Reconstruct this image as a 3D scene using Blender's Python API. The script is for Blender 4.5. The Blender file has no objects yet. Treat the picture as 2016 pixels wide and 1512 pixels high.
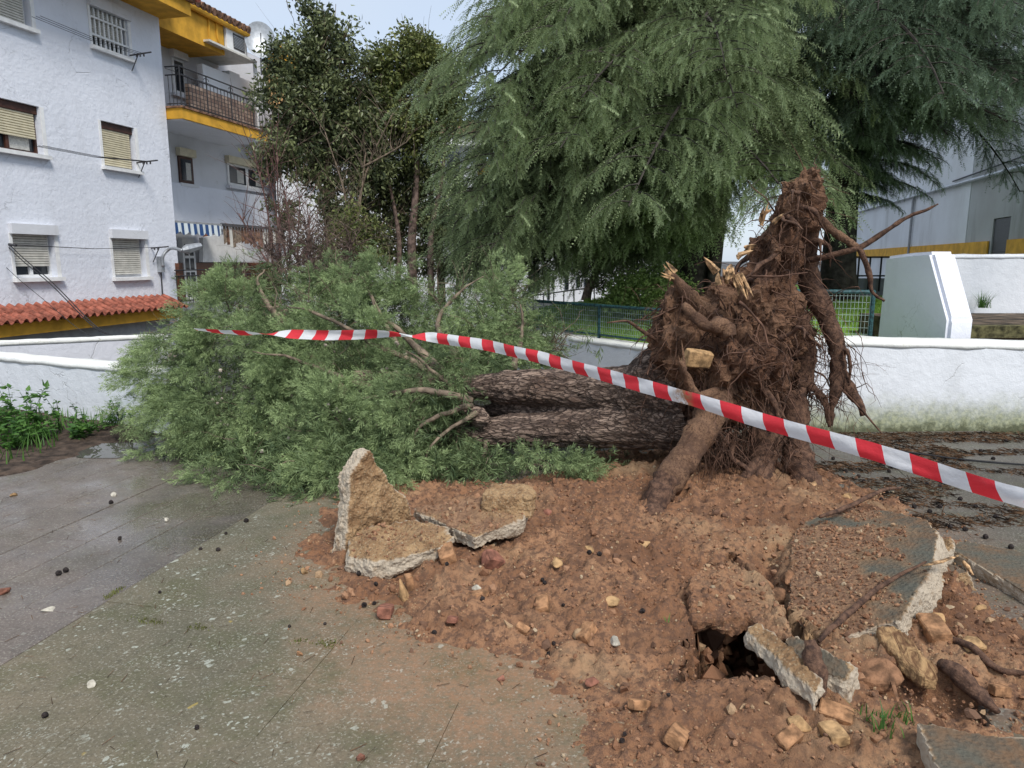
import bpy, bmesh, math, random
import numpy as np
from mathutils import Vector, Matrix
random.seed(7); RNG = np.random.default_rng(11)
SC = bpy.context.scene; COL = SC.collection
# ---------------------------------------------------------------- camera, sky, sun, exposure
FPX, CX, CY, EYE = 1400.0, 1008.0, 756.0, 1.6
PITCH = math.atan((756-512)/FPX)
cam = bpy.data.objects.new('camera', bpy.data.cameras.new('camera')); COL.objects.link(cam)
cam.data.sensor_width = 36; cam.data.lens = 36*FPX/2016; cam.data.clip_end = 2000
cam.location = (0, 0, EYE); cam.rotation_euler = (math.pi/2-PITCH, 0, 0); SC.camera = cam
W = bpy.data.worlds.new('World'); SC.world = W; W.use_nodes = True
nt = W.node_tree; nt.nodes.clear()
SUN_EL, SUN_AZ = math.radians(52), math.radians(150)      # azimuth from +Y towards +X
sky = nt.nodes.new('ShaderNodeTexSky'); sky.sky_type = 'NISHITA'; sky.sun_disc = False
sky.sun_elevation = SUN_EL; sky.sun_rotation = SUN_AZ
tc = nt.nodes.new('ShaderNodeTexCoord'); nz = nt.nodes.new('ShaderNodeTexNoise')
nz.inputs['Scale'].default_value = 2.2; nz.inputs['Detail'].default_value = 5
rp = nt.nodes.new('ShaderNodeValToRGB'); rp.color_ramp.elements[0].position = .3; rp.color_ramp.elements[1].position = .72
rp.color_ramp.elements[0].color = (.70, .70, .70, 1); rp.color_ramp.elements[1].color = (.97, .97, .97, 1)
mx = nt.nodes.new('ShaderNodeMix'); mx.data_type = 'RGBA'; mx.inputs[7].default_value = (3.05, 3.5, 4.15, 1)
bg = nt.nodes.new('ShaderNodeBackground'); bg.inputs['Strength'].default_value = .10
wo = nt.nodes.new('ShaderNodeOutputWorld')
L = nt.links.new
L(tc.outputs['Generated'], nz.inputs['Vector']); L(nz.outputs['Fac'], rp.inputs[0]); L(rp.outputs[0], mx.inputs[0])
L(sky.outputs[0], mx.inputs[6]); L(mx.outputs[2], bg.inputs[0]); L(bg.outputs[0], wo.inputs[0])
sun = bpy.data.objects.new('sun', bpy.data.lights.new('sun', 'SUN')); COL.objects.link(sun)
sun.data.energy = 1.5; sun.data.angle = math.radians(16); sun.data.color = (1, .96, .9)
_sd = Vector((math.sin(SUN_AZ)*math.cos(SUN_EL), math.cos(SUN_AZ)*math.cos(SUN_EL), math.sin(SUN_EL)))
sun.rotation_euler = _sd.to_track_quat('Z', 'Y').to_euler()
SC.view_settings.view_transform = 'Standard'; SC.view_settings.look = 'None'
SC.view_settings.exposure = 1.15; SC.view_settings.gamma = 1; SC.view_settings.use_curve_mapping = False
SC.render.engine = 'CYCLES'; SC.cycles.max_bounces = 6; SC.cycles.transparent_max_bounces = 6
# ---------------------------------------------------------------- pixel helpers (layout only: world points from the survey of the photograph)
_f = np.array([0, math.cos(PITCH), -math.sin(PITCH)]); _u = np.array([0, math.sin(PITCH), math.cos(PITCH)]); _r = np.array([1., 0, 0])
EYEP = np.array([0, 0, EYE])
def ray(u, v): return _f+(u-CX)/FPX*_r-(v-CY)/FPX*_u
def G(u, v, z=0.0): d = ray(u, v); return EYEP+d*((z-EYE)/d[2])
def P(u, v, Y): d = ray(u, v); return EYEP+d*(Y/d[1])
def PL(u, v, p0, n): d = ray(u, v); return EYEP+d*(np.dot(p0-EYEP, n)/np.dot(d, n))
# ---------------------------------------------------------------- object helpers
def tag(o, label=None, cat=None, group=None, kind=None):
    if label: o['label'] = label
    if cat: o['category'] = cat
    if group: o['group'] = group
    if kind: o['kind'] = kind
    return o
def thing(name, label, cat, loc=(0, 0, 0), rz=0, group=None):
    o = bpy.data.objects.new(name, None); COL.objects.link(o); o.empty_display_size = .1
    o.location = loc; o.rotation_euler = (0, 0, rz); return tag(o, label, cat, group)
def link(name, me, mat=None, parent=None, world=True):
    o = bpy.data.objects.new(name, me); COL.objects.link(o)
    if mat is not None and not me.materials: me.materials.append(mat)
    if parent is not None:
        o.parent = parent
        if world:
            M = Matrix.Identity(4); p = parent; chain = []
            while p is not None: chain.append(p); p = p.parent
            for q in reversed(chain): M = M @ Matrix.LocRotScale(q.location, q.rotation_euler, q.scale)
            Mi = M.inverted(); o.location = Mi.to_translation(); o.rotation_euler = Mi.to_euler(); o.scale = Mi.to_scale()
    return o
def npmesh(name, V, F, smooth=False, attrs=None):
    """V (n,3); F an (m,k) array or list of such arrays"""
    if not isinstance(F, (list, tuple)): F = [F]
    F = [np.asarray(f, dtype=np.int32) for f in F if len(f)]
    me = bpy.data.meshes.new(name)
    V = np.asarray(V, dtype=np.float32)
    me.vertices.add(len(V)); me.vertices.foreach_set('co', V.ravel())
    idx = np.concatenate([f.ravel() for f in F]); cnt = np.concatenate([np.full(len(f), f.shape[1], np.int32) for f in F])
    me.loops.add(len(idx)); me.loops.foreach_set('vertex_index', idx)
    st = np.zeros(len(cnt), np.int32); st[1:] = np.cumsum(cnt)[:-1]
    me.polygons.add(len(cnt)); me.polygons.foreach_set('loop_start', st); me.polygons.foreach_set('loop_total', cnt)
    me.polygons.foreach_set('use_smooth', np.full(len(cnt), smooth))
    me.update(calc_edges=True)
    for k, a in (attrs or {}).items():
        a = np.asarray(a, np.float32)
        if a.ndim == 1: me.attributes.new(k, 'FLOAT', 'POINT').data.foreach_set('value', a)
        else: me.attributes.new(k, 'FLOAT_VECTOR', 'POINT').data.foreach_set('vector', a.ravel())
    return me
class MB:
    """collects simple shapes for ONE mesh object"""
    def __init__(s): s.v = []; s.f = []; s.n = 0
    def add(s, V, F):
        for f in F: s.f.append(tuple(int(i)+s.n for i in f))
        s.v.extend([tuple(map(float, p)) for p in V]); s.n += len(V); return s
    def box8(s, c):   # 4 bottom, 4 top
        return s.add(c, [(3, 2, 1, 0), (4, 5, 6, 7), (0, 1, 5, 4), (1, 2, 6, 5), (2, 3, 7, 6), (3, 0, 4, 7)])
    def box(s, x0, x1, y0, y1, z0, z1):
        return s.box8([(x0, y0, z0), (x1, y0, z0), (x1, y1, z0), (x0, y1, z0), (x0, y0, z1), (x1, y0, z1), (x1, y1, z1), (x0, y1, z1)])
    def quad(s, a, b, c, d): return s.add([a, b, c, d], [(0, 1, 2, 3)])
    def tube(s, pts, r, n=6, cap=True):
        V, F = tube_np(pts, r, n, cap); return s.add(V, [tuple(f) for a in F for f in a])
    def build(s, name, mat, parent=None, smooth=False, world=True):
        me = bpy.data.meshes.new(name); me.from_pydata(s.v, [], s.f)
        if smooth: me.polygons.foreach_set('use_smooth', [True]*len(me.polygons))
        me.update(); return link(name, me, mat, parent, world)
def tube_np(pts, r, n=6, cap=True):
    pts = np.asarray(pts, float); m = len(pts); r = np.broadcast_to(np.asarray(r, float), (m,)) if np.ndim(r) < 2 else r
    t = np.gradient(pts, axis=0); t /= np.linalg.norm(t, axis=1)[:, None]+1e-9
    up = np.array([0, 0, 1.]) if abs(t[0, 2]) < .9 else np.array([0, 1., 0])
    V = []
    for i in range(m):
        a = np.cross(t[i], up); a /= np.linalg.norm(a)+1e-9; b = np.cross(a, t[i]); up = b
        k = np.arange(n)*2*math.pi/n; V.append(pts[i]+(np.cos(k)[:, None]*a+np.sin(k)[:, None]*b)*r[i])
    V = np.concatenate(V); i, j = np.meshgrid(np.arange(m-1), np.arange(n), indexing='ij'); j2 = (j+1) % n
    Fq = np.stack([i*n+j, i*n+j2, (i+1)*n+j2, (i+1)*n+j], -1).reshape(-1, 4); F = [Fq]
    if cap: F.append(np.array([list(range(n))[::-1], [(m-1)*n+k for k in range(n)]]))
    return V, F
def smooth_line(pts, k=6):
    pts = np.asarray(pts, float); n = len(pts); out = []
    q = np.vstack([2*pts[0]-pts[1], pts, 2*pts[-1]-pts[-2]])
    for i in range(n-1):
        a, b, c, d = q[i:i+4]
        for t in np.linspace(0, 1, k, endpoint=False):
            out.append(.5*((2*b)+(c-a)*t+(2*a-5*b+4*c-d)*t*t+(-a+3*b-3*c+d)*t**3))
    out.append(pts[-1]); return np.array(out)
# ---------------------------------------------------------------- vector noise
def _hash(i, j, k, s=0):
    h = (i.astype(np.int64)*374761393+j.astype(np.int64)*668265263+k.astype(np.int64)*2147483647+s*144269) & 0xffffffff
    h = ((h ^ (h >> 13))*1274126177) & 0xffffffff; h = ((h ^ (h >> 16))*2246822519) & 0xffffffff
    return ((h ^ (h >> 15)) & 0xffffff)/float(0xffffff)
def vnoise(p, s=0):
    p = np.asarray(p, float); i = np.floor(p).astype(int); f = p-i; f = f*f*(3-2*f)
    x, y, z = i[..., 0], i[..., 1], i[..., 2]; r = 0
    for a in (0, 1):
        for b in (0, 1):
            for c in (0, 1):
                w = (f[..., 0] if a else 1-f[..., 0])*(f[..., 1] if b else 1-f[..., 1])*(f[..., 2] if c else 1-f[..., 2])
                r = r+w*_hash(x+a, y+b, z+c, s)
    return r
def fbm(p, octv=4, s=0, g=.5):
    p = np.asarray(p, float); a = 1; t = 0; n = 0
    for o in range(octv): t = t+a*(vnoise(p*2**o+o*17.3, s+o)-.5); n += a; a *= g
    return t/n*2
def sdpoly(x, y, poly):
    """signed distance, positive inside"""
    d = np.full(np.shape(x), 1e9); inside = np.zeros(np.shape(x), bool); n = len(poly)
    for i in range(n):
        ax, ay = poly[i][:2]; bx, by = poly[(i+1) % n][:2]; ex, ey = bx-ax, by-ay
        t = np.clip(((x-ax)*ex+(y-ay)*ey)/(ex*ex+ey*ey+1e-12), 0, 1)
        d = np.minimum(d, np.hypot(x-ax-t*ex, y-ay-t*ey))
        c = ((ay > y) != (by > y)) & (x < (bx-ax)*(y-ay)/((by-ay) if by != ay else 1e-12)+ax); inside ^= c
    return np.where(inside, d, -d)
def sst(a, b, x): t = np.clip((x-a)/(b-a), 0, 1); return t*t*(3-2*t)
def getVF(me):
    V = np.empty(len(me.vertices)*3, np.float32); me.vertices.foreach_get('co', V); V = V.reshape(-1, 3).astype(float)
    N = np.empty(len(me.vertices)*3, np.float32); me.vertex_normals.foreach_get('vector', N); return V, N.reshape(-1, 3).astype(float)
def remesh(me, vox):
    o = bpy.data.objects.new('tmp', me); COL.objects.link(o)
    m = o.modifiers.new('r', 'REMESH'); m.mode = 'VOXEL'; m.voxel_size = vox
    dg = bpy.context.evaluated_depsgraph_get(); r = bpy.data.meshes.new_from_object(o.evaluated_get(dg))
    bpy.data.objects.remove(o); r.materials.clear(); return r
def displace(me, fn, smooth=True):
    V, N = getVF(me); V2 = V+N*fn(V, N)[:, None]
    me.vertices.foreach_set('co', V2.astype(np.float32).ravel()); me.polygons.foreach_set('use_smooth', np.full(len(me.polygons), smooth)); me.update(); return me
# ---------------------------------------------------------------- materials
def newmat(name):
    m = bpy.data.materials.new(name); m.use_nodes = True; t = m.node_tree; t.nodes.clear()
    o = t.nodes.new('ShaderNodeOutputMaterial'); b = t.nodes.new('ShaderNodeBsdfPrincipled'); t.links.new(b.outputs[0], o.inputs[0])
    b.inputs['Specular IOR Level'].default_value = .3
    return m, t, b, o
class NT:
    def __init__(s, t): s.t = t; s.pos = None
    def n(s, ty, **kw):
        x = s.t.nodes.new(ty)
        for k, v in kw.items(): setattr(x, k, v)
        return x
    def lk(s, a, b): s.t.links.new(a, b)
    def P(s):
        if s.pos is None: s.pos = s.n('ShaderNodeNewGeometry').outputs['Position']
        return s.pos
    def noise(s, scale, detail=4, rough=.55, stretch=None, vec=None, dist=0):
        x = s.n('ShaderNodeTexNoise'); x.inputs['Scale'].default_value = scale; x.inputs['Detail'].default_value = detail
        x.inputs['Roughness'].default_value = rough; x.inputs['Distortion'].default_value = dist; v = vec or s.P()
        if stretch:
            m = s.n('ShaderNodeMapping'); m.inputs['Scale'].default_value = stretch; s.lk(v, m.inputs[0]); v = m.outputs[0]
        s.lk(v, x.inputs['Vector']); return x.outputs['Fac']
    def vor(s, scale, feat='F1', out='Distance', vec=None):
        x = s.n('ShaderNodeTexVoronoi'); x.feature = feat; x.inputs['Scale'].default_value = scale; s.lk(vec or s.P(), x.inputs['Vector']); return x.outputs[out]
    def ramp(s, v, a, b):   # v -> 0..1
        x = s.n('ShaderNodeMapRange'); x.interpolation_type = 'SMOOTHSTEP'; x.inputs[1].default_value = a; x.inputs[2].default_value = b; s.lk(v, x.inputs[0]); return x.outputs[0]
    def math(s, op, a, b=None):
        x = s.n('ShaderNodeMath'); x.operation = op
        for k, q in enumerate((a, b)):
            if q is None: continue
            if isinstance(q, (int, float)): x.inputs[k].default_value = q
            else: s.lk(q, x.inputs[k])
        return x.outputs[0]
    def mix(s, f, a, b):
        x = s.n('ShaderNodeMix'); x.data_type = 'RGBA'
        for k, q in ((0, f), (6, a), (7, b)):
            if isinstance(q, (int, float)): x.inputs[k].default_value = q
            elif isinstance(q, (tuple, list)): x.inputs[k].default_value = (*q, 1) if k else q
            else: s.lk(q, x.inputs[k])
        return x.outputs[2]
    def sep(s, v):
        x = s.n('ShaderNodeSeparateXYZ'); s.lk(v, x.inputs[0]); return x.outputs
    def attr(s, name, out='Fac'):
        x = s.n('ShaderNodeAttribute'); x.attribute_name = name; return x.outputs[out]
    def bump(s, h, strength, dist, b):
        x = s.n('ShaderNodeBump'); x.inputs['Strength'].default_value = strength; x.inputs['Distance'].default_value = dist
        s.lk(h, x.inputs['Height']); s.lk(x.outputs[0], b.inputs['Normal'])
def plain(name, c, rough=.8, var=.12, scale=6, bump=.0, bscale=40, metal=0, spec=.3):
    m, t, b, o = newmat(name); q = NT(t); f = q.noise(scale, 5)
    c2 = tuple(max(0, x*(1-2*var)) for x in c); q.lk(q.mix(q.ramp(f, .3, .7), c2, tuple(min(1, x*(1+var)) for x in c)), b.inputs['Base Color'])
    b.inputs['Roughness'].default_value = rough; b.inputs['Metallic'].default_value = metal; b.inputs['Specular IOR Level'].default_value = spec
    if bump: q.bump(q.noise(bscale, 6), bump, .01, b)
    return m
def srgb(r, g, b): return tuple(((x/255)/12.92 if x/255 <= .04045 else ((x/255+.055)/1.055)**2.4) for x in (r, g, b))
def plaster(name, c, moss=None, stain=.15, dirt=(.33, .33, .30), bump=.35):
    """painted render with trowel relief, faint dirt patches, cracks; moss=(z0,z1) greens the foot of the wall"""
    m, t, b, o = newmat(name); q = NT(t)
    col = q.mix(q.ramp(q.noise(1.7, 6, .65), .35, .75), c, tuple(x*.93 for x in c))
    col = q.mix(q.math('MULTIPLY', q.ramp(q.noise(5, 8, .7, (1, 1, .35)), .55, .85), stain*2), col, dirt)
    col = q.mix(q.math('MULTIPLY', q.math('MULTIPLY', q.ramp(q.noise(2.6, 5, .6, (1, 1, .07)), .52, .72), q.ramp(q.noise(.7, 3), .4, .62)), .28), col, dirt)
    w = q.noise(3.5, 5); wv = q.n('ShaderNodeVectorMath', operation='ADD'); q.lk(q.P(), wv.inputs[0])
    cm = q.n('ShaderNodeCombineXYZ'); [q.lk(w, cm.inputs[k]) for k in range(3)]; q.lk(cm.outputs[0], wv.inputs[1])
    cr = q.vor(1.1, 'DISTANCE_TO_EDGE', 'Distance', vec=wv.outputs[0])
    ck = q.math('MULTIPLY', q.math('SUBTRACT', 1, q.ramp(cr, .0, .012)), q.ramp(q.noise(.9, 3), .52, .62))
    col = q.mix(q.math('MULTIPLY', ck, .5), col, dirt)
    if moss:
        z = q.sep(q.P())[2]; n1 = q.noise(9, 7, .7); zz = q.math('ADD', z, q.math('MULTIPLY', q.math('SUBTRACT', n1, .5), .35))
        mk = q.math('SUBTRACT', 1, q.ramp(zz, moss[0], moss[1]))
        col = q.mix(q.math('MULTIPLY', mk, .8), col, q.mix(q.ramp(q.noise(30, 4), .35, .65), (.12, .14, .03), (.30, .31, .12)))
        mk2 = q.math('SUBTRACT', 1, q.ramp(zz, moss[0]-.06, moss[0]+.03)); col = q.mix(q.math('MULTIPLY', mk2, .8), col, (.06, .065, .03))
    q.lk(col, b.inputs['Base Color']); b.inputs['Roughness'].default_value = .85
    h = q.math('ADD', q.math('MULTIPLY', q.noise(9, 6, .6), 1.0), q.math('MULTIPLY', q.noise(70, 3), .25)); h = q.math('SUBTRACT', h, q.math('MULTIPLY', ck, .5))
    q.bump(h, bump, .03, b); return m
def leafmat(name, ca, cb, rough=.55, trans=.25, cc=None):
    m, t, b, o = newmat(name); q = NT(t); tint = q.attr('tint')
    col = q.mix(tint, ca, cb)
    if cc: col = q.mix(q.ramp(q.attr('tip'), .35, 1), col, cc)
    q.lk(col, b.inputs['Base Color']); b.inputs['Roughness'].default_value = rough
    tr = q.n('ShaderNodeBsdfTranslucent'); q.lk(col, tr.inputs[0]); mxs = q.n('ShaderNodeMixShader'); mxs.inputs[0].default_value = trans
    q.lk(b.outputs[0], mxs.inputs[1]); q.lk(tr.outputs[0], mxs.inputs[2]); q.lk(mxs.outputs[0], o.inputs[0]); return m
def glassmat(name, c=(.02, .025, .03)):
    m, t, b, o = newmat(name); b.inputs['Base Color'].default_value = (*c, 1); b.inputs['Roughness'].default_value = .08; b.inputs['Specular IOR Level'].default_value = .6; return m
M = {}
M['facade'] = plaster('facade_paint', (.73, .755, .82), bump=.6, stain=.11, dirt=(.42, .43, .45))
M['wall'] = plaster('white_limewash', (.78, .80, .83), moss=(.06, .42), stain=.12)
M['parapet'] = plaster('white_parapet', (.78, .80, .83), stain=.10)
M['pillar'] = plaster('blue_white_render', (.79, .80, .86), stain=.10)
M['coping'] = plaster('coping_paint', (.80, .80, .76), stain=.5, dirt=(.40, .37, .22))
M['white'] = plain('white_paint', (.78, .78, .77), .5, .05)
M['dull_white'] = plaster('recess_paint', (.66, .67, .70), stain=.06, bump=.2)  # greyer white for recessed wall, soffit, sills and shutter boxes
M['cream'] = plain('cream_shutter', (.62, .56, .40), .5, .06)
M['pale'] = plain('pale_shutter', (.60, .58, .52), .5, .08)
M['brownwood'] = plain('brown_frame', (.07, .028, .018), .45, .2)
M['yellow'] = plain('ochre_paint', (.62, .33, .035), .8, .12, 3, .3)
M['grey'] = plain('grey_render', (.30, .31, .32), .85, .08)
M['glass'] = glassmat('window_glass')
M['curtain'] = plain('net_curtain', (.55, .54, .50), .9, .1, 25)
M['iron'] = plain('black_iron', (.025, .025, .028), .5, .2, 20)
M['darkmetal'] = plain('dark_metal', (.06, .06, .065), .5, .2, 20)
M['alu'] = plain('grey_metal', (.42, .44, .46), .45, .1, 10, metal=.6)
M['teal'] = plain('teal_paint', (.03, .085, .09), .45, .35, 30)
M['terracotta'] = plain('terracotta', (.34, .108, .07), .75, .25, 9, .3, 60)
M['oldtile'] = plain('weathered_tile', (.22, .12, .075), .85, .4, 7, .3, 60)
M['orange'] = plain('orange_canvas', (.62, .36, .15), .8, .1)
M['branch'] = plain('twig_bark', (.21, .16, .115), .9, .3, 14, .4, 90)
M['deadtwig'] = plain('bare_twig', (.17, .12, .10), .9, .35, 12)
M['darkbark'] = plain('dark_bark', (.055, .047, .04), .95, .3, 8, .9, 40)
M['cable'] = plain('black_cable', (.02, .02, .022), .6, .1)
M['cone'] = plain('dark_cone', (.03, .022, .02), .8, .4, 60, .5, 200)
M['palecone'] = plain('pale_cone', (.42, .36, .30), .8, .3, 60)
M['wood'] = plain('raw_wood', (.50, .29, .12), .8, .35, 22, .5, 80)
M['tan'] = plain('sandstone', (.42, .26, .125), .9, .3, 22, .5, 90)
M['orangebrick'] = plain('orange_brick', (.36, .19, .095), .9, .3, 25, .5, 90)
M['redbrick'] = plain('red_brick', (.27, .115, .075), .9, .25, 25, .5, 90)
M['palestone'] = plain('white_stone', (.48, .44, .36), .9, .2, 30, .4, 90)
M['clod'] = plain('earth_clod', (.25, .13, .07), .95, .35, 18, .8, 70)
# ================================================================ GROUND
# measured directions of the paving joints
E1 = np.array([.215, .977]); E2 = np.array([.977, -.215])
SOIL = [G(*p)[:2] for p in [(690,985),(632,1035),(640,1085),(668,1140),(705,1190),(790,1222),(930,1262),(1060,1305),(1130,1345),(1180,1400),(1220,1455),(1270,1530),(1500,1640),(1900,1600),(2200,1500),(2300,1300),(2060,1235),(1960,1160),(1870,1090),(1800,1030),(1700,965),(1630,935),(1500,905),(1350,885),(1200,890),(1160,925),(1000,950),(800,955)]]
PIT = [G(*p)[:2] for p in [(1364,1290),(1372,1200),(1400,1145),(1440,1118),(1510,1150),(1580,1250),(1612,1330),(1620,1378),(1560,1380),(1480,1370),(1374,1358)]]
TRENCH = [G(*p)[:2] for p in [(1700,1352),(1790,1345),(1880,1372),(1965,1402),(1955,1432),(1850,1412),(1740,1392)]]
RUB = [G(*p)[:2] for p in [(1470,1100),(1540,1090),(1550,1180),(1560,1230),(1520,1210),(1470,1140)]]
GAP = [G(*p)[:2] for p in [(1850,1100),(1900,1085),(2030,1185),(2030,1250),(1940,1180)]]
MX0, MX1, MY0, MY1 = -1.7, 4.0, 1.3, 6.3
def hfield(x, y, fine=True):
    x = np.asarray(x, float); y = np.asarray(y, float)
    p = np.stack([x, y, np.zeros_like(x)], -1)
    d = sdpoly(x, y, SOIL)+fbm(p*2.4, 4, 3)*.16+fbm(p*9, 3, 4)*.05
    h = -.035+sst(-.30, .02, d)*.040+sst(-.02, .12, d)*.012+sst(.02, .7, d)*.05
    h += .05*np.exp(-(((x-1.45)/.75)**2+((y-4.6)/.55)**2))*sst(0, .3, d)
    h += .03*np.exp(-(((x-.35)/.8)**2+((y-4.3)/.6)**2))*sst(0, .3, d)
    h += .03*np.exp(-(((x-.55)/.5)**2+((y-3.1)/.5)**2))*sst(0, .3, d)
    h -= .14*sst(-.05, .15, sdpoly(x, y, RUB)); h -= .22*sst(-.06, .10, sdpoly(x, y, TRENCH)); h -= .12*sst(-.05, .08, sdpoly(x, y, GAP))
    m = sst(-.28, .15, d); h += fbm(p*3.5, 3, 8)*.04*m
    if fine: h += (fbm(p*13, 4, 9, .62)*.05+np.maximum(fbm(p*27, 2, 12), 0)*.045)*m
    h -= 1.25*sst(-.01, .04, sdpoly(x, y, PIT)+fbm(p*9, 4, 20, .6)*.055)
    return h
def S(u, v, dz=0):
    z = 0.
    for _ in range(6): q = G(u, v, z); z = .5*z+.5*max(float(hfield(q[0], q[1], False)), 0.0)
    q = G(u, v, z); return np.array([q[0], q[1], max(float(hfield(q[0], q[1])), 0)+dz])
# --- soil material
m, t, b, o = newmat('red_soil'); q = NT(t)
c = q.mix(q.ramp(q.noise(2.2, 5), .35, .7), (.240, .117, .060), (.38, .205, .110))
c = q.mix(q.ramp(q.noise(28, 6, .7), .42, .62), c, (.14, .076, .048))
c = q.mix(q.math('MULTIPLY', q.ramp(q.vor(60), .25, .1), q.ramp(q.noise(5, 3), .45, .6)), c, (.42, .29, .16))
c = q.mix(q.math('MULTIPLY', q.ramp(q.noise(1.1, 4), .52, .68), .7), c, (.38, .255, .145))
c = q.mix(q.math('MULTIPLY', q.ramp(q.noise(1.6, 6, .7), .48, .62), .55), c, (.135, .068, .038))
q.lk(c, b.inputs['Base Color']); b.inputs['Roughness'].default_value = .95
q.bump(q.math('ADD', q.noise(60, 6, .7), q.math('MULTIPLY', q.noise(170, 3), .5)), .9, .012, b); M['soil'] = m
# --- paving material: grey-green concrete, wet patches, lichen, red soil washed over it near the heap
def pavemat(name, base, base2, lich, wet, soil, green):
    m, t, b, o = newmat(name); q = NT(t)
    c = q.mix(q.ramp(q.noise(.9, 6, .65), .35, .68), base, base2)
    c = q.mix(q.math('MULTIPLY', q.ramp(q.noise(2.6, 6, .7), .46, .66), green), c, (.082, .086, .036))
    c = q.mix(q.math('MULTIPLY', q.ramp(q.noise(70, 5, .75), .48, .64), .6), c, tuple(x*.45 for x in base)); c = q.mix(q.math('MULTIPLY', q.ramp(q.noise(13, 6, .7), .5, .7), .4), c, tuple(x*.6 for x in base2))
    c = q.mix(q.math('MULTIPLY', q.ramp(q.noise(85, 3, .6), .55, .66), .55), c, (.34, .31, .25))
    # lichen rosettes
    w = q.noise(14, 4); off = q.n('ShaderNodeVectorMath', operation='ADD'); cm = q.n('ShaderNodeCombineXYZ'); q.lk(w, cm.inputs[0]); q.lk(w, cm.inputs[1])
    sc = q.n('ShaderNodeVectorMath', operation='SCALE'); q.lk(cm.outputs[0], sc.inputs[0]); sc.inputs['Scale'].default_value = .07
    q.lk(q.P(), off.inputs[0]); q.lk(sc.outputs[0], off.inputs[1])
    for scl, r, amt in ((17, .26, lich), (38, .30, lich), (75, .30, lich*.8)):
        lk = q.ramp(q.math('ADD', q.vor(scl, vec=off.outputs[0]), q.math('MULTIPLY', q.noise(80, 3), .12)), r+.03, r-.03)
        lk = q.math('MULTIPLY', lk, q.math('MULTIPLY', q.ramp(q.noise(1.7+scl*.04, 6, .75), .50, .60), amt)); c = q.mix(lk, c, (.47, .49, .42))
    yl = q.math('MULTIPLY', q.ramp(q.vor(9, vec=off.outputs[0]), .16, .11), q.ramp(q.noise(4.4, 2), .6, .66)); c = q.mix(q.math('MULTIPLY', yl, lich), c, (.46, .33, .07))
    if soil:   # thin washed-out earth around the heap (heap centre .9, 3.6)
        px = q.sep(q.P()); dx = q.math('MULTIPLY', q.math('SUBTRACT', px[0], .9), .95); dy = q.math('SUBTRACT', px[1], 3.55)
        dd = q.math('SQRT', q.math('ADD', q.math('MULTIPLY', dx, dx), q.math('MULTIPLY', dy, dy)))
        dd = q.math('ADD', dd, q.math('MULTIPLY', q.math('SUBTRACT', q.noise(1.3, 6, .65), .5), 2.2))
        k = q.math('MULTIPLY', q.ramp(dd, 2.25, 1.2), q.ramp(q.noise(24, 7, .8), .25, .72)); c = q.mix(q.math('MULTIPLY', k, soil), c, (.31, .165, .088))
    q.lk(c, b.inputs['Base Color'])
    wm = q.ramp(q.noise(.8, 5, .6), .38, .62)
    mr = q.n('ShaderNodeMapRange'); q.lk(wm, mr.inputs[0]); mr.inputs[3].default_value = .8; mr.inputs[4].default_value = .8-.66*wet
    q.lk(q.math('ADD', mr.outputs[0], q.math('MULTIPLY', q.math('SUBTRACT', q.noise(60, 3), .5), .2)), b.inputs['Roughness'])
    b.inputs['Specular IOR Level'].default_value = .35+.25*wet
    if wet > .6: q.lk(q.math('MULTIPLY', wm, .85), b.inputs['Coat Weight']); b.inputs['Coat Roughness'].default_value = .07; b.inputs['Coat IOR'].default_value = 1.4
    q.bump(q.math('ADD', q.noise(90, 5, .7), q.noise(22, 4)), .5-.38*wet, .006, b); return m
M['pave'] = pavemat('mossy_concrete', (.185, .152, .102), (.112, .104, .068), .62, .15, .95, .6)
M['wetpave'] = pavemat('wet_concrete', (.175, .142, .120), (.082, .068, .057), .25, 1.0, .2, .2)
M['farpave'] = pavemat('littered_concrete', (.112, .098, .080), (.078, .070, .058), .2, .5, .4, .4)
# --- ground sheet to the horizon, lower street level, and the plaza bed with the heap
ground = MB()
GZ = -.9
ground.quad((-600, -200, GZ), (600, -200, GZ), (600, 1200, GZ), (-600, 1200, GZ))
M['street'] = plain('street_asphalt', (.10, .10, .10), .9, .2, 1.5, .3)
tag(ground.build('ground', M['street']), 'grey street surface lying lower beyond the white parapets', kind='structure')
# plaza bed
PARA0 = G(-420, 812)[:2]; PARA1 = G(290, 833)[:2]
bed = MB()
def rect(x0, x1, y0, y1): bed.box(x0, x1, y0, y1, GZ-.02, -.03)
rect(-12, MX0, -3, 6.6); rect(MX1, 9, -3, 6.6); rect(MX0, MX1, -3, MY0); rect(MX0, MX1, MY1, 6.6)
bed.box(-3.6, 3.2, 6.6, 9.3, GZ-.02, -.03)
bedo = tag(bed.build('pavement_bed', M['farpave']), 'concrete bed of the plaza under its paving slabs', kind='structure')
# heap + pit as a height field
res = .0135; nx = int((MX1-MX0)/res); ny = int((MY1-MY0)/res)
gx, gy = np.meshgrid(np.linspace(MX0, MX1, nx), np.linspace(MY0, MY1, ny), indexing='ij')
hz = hfield(gx, gy); dS = sdpoly(gx, gy, SOIL)
sl = np.hypot(*np.gradient(hz))
sk = sst(.012, .08, sl)*.085+.012; q3 = np.stack([gx, gy, hz], -1); jx = gx+fbm(q3*13, 3, 30)*sk; jy = gy+fbm(q3*13, 3, 31)*sk
i, j = np.meshgrid(np.arange(nx-1), np.arange(ny-1), indexing='ij')
Fh = np.stack([i*ny+j, (i+1)*ny+j, (i+1)*ny+j+1, i*ny+j+1], -1).reshape(-1, 4)
keep = (dS[:-1, :-1] > -.62).ravel(); Fk = Fh[keep]
used = np.unique(Fk); remap = -np.ones(nx*ny, int); remap[used] = np.arange(len(used))
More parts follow.
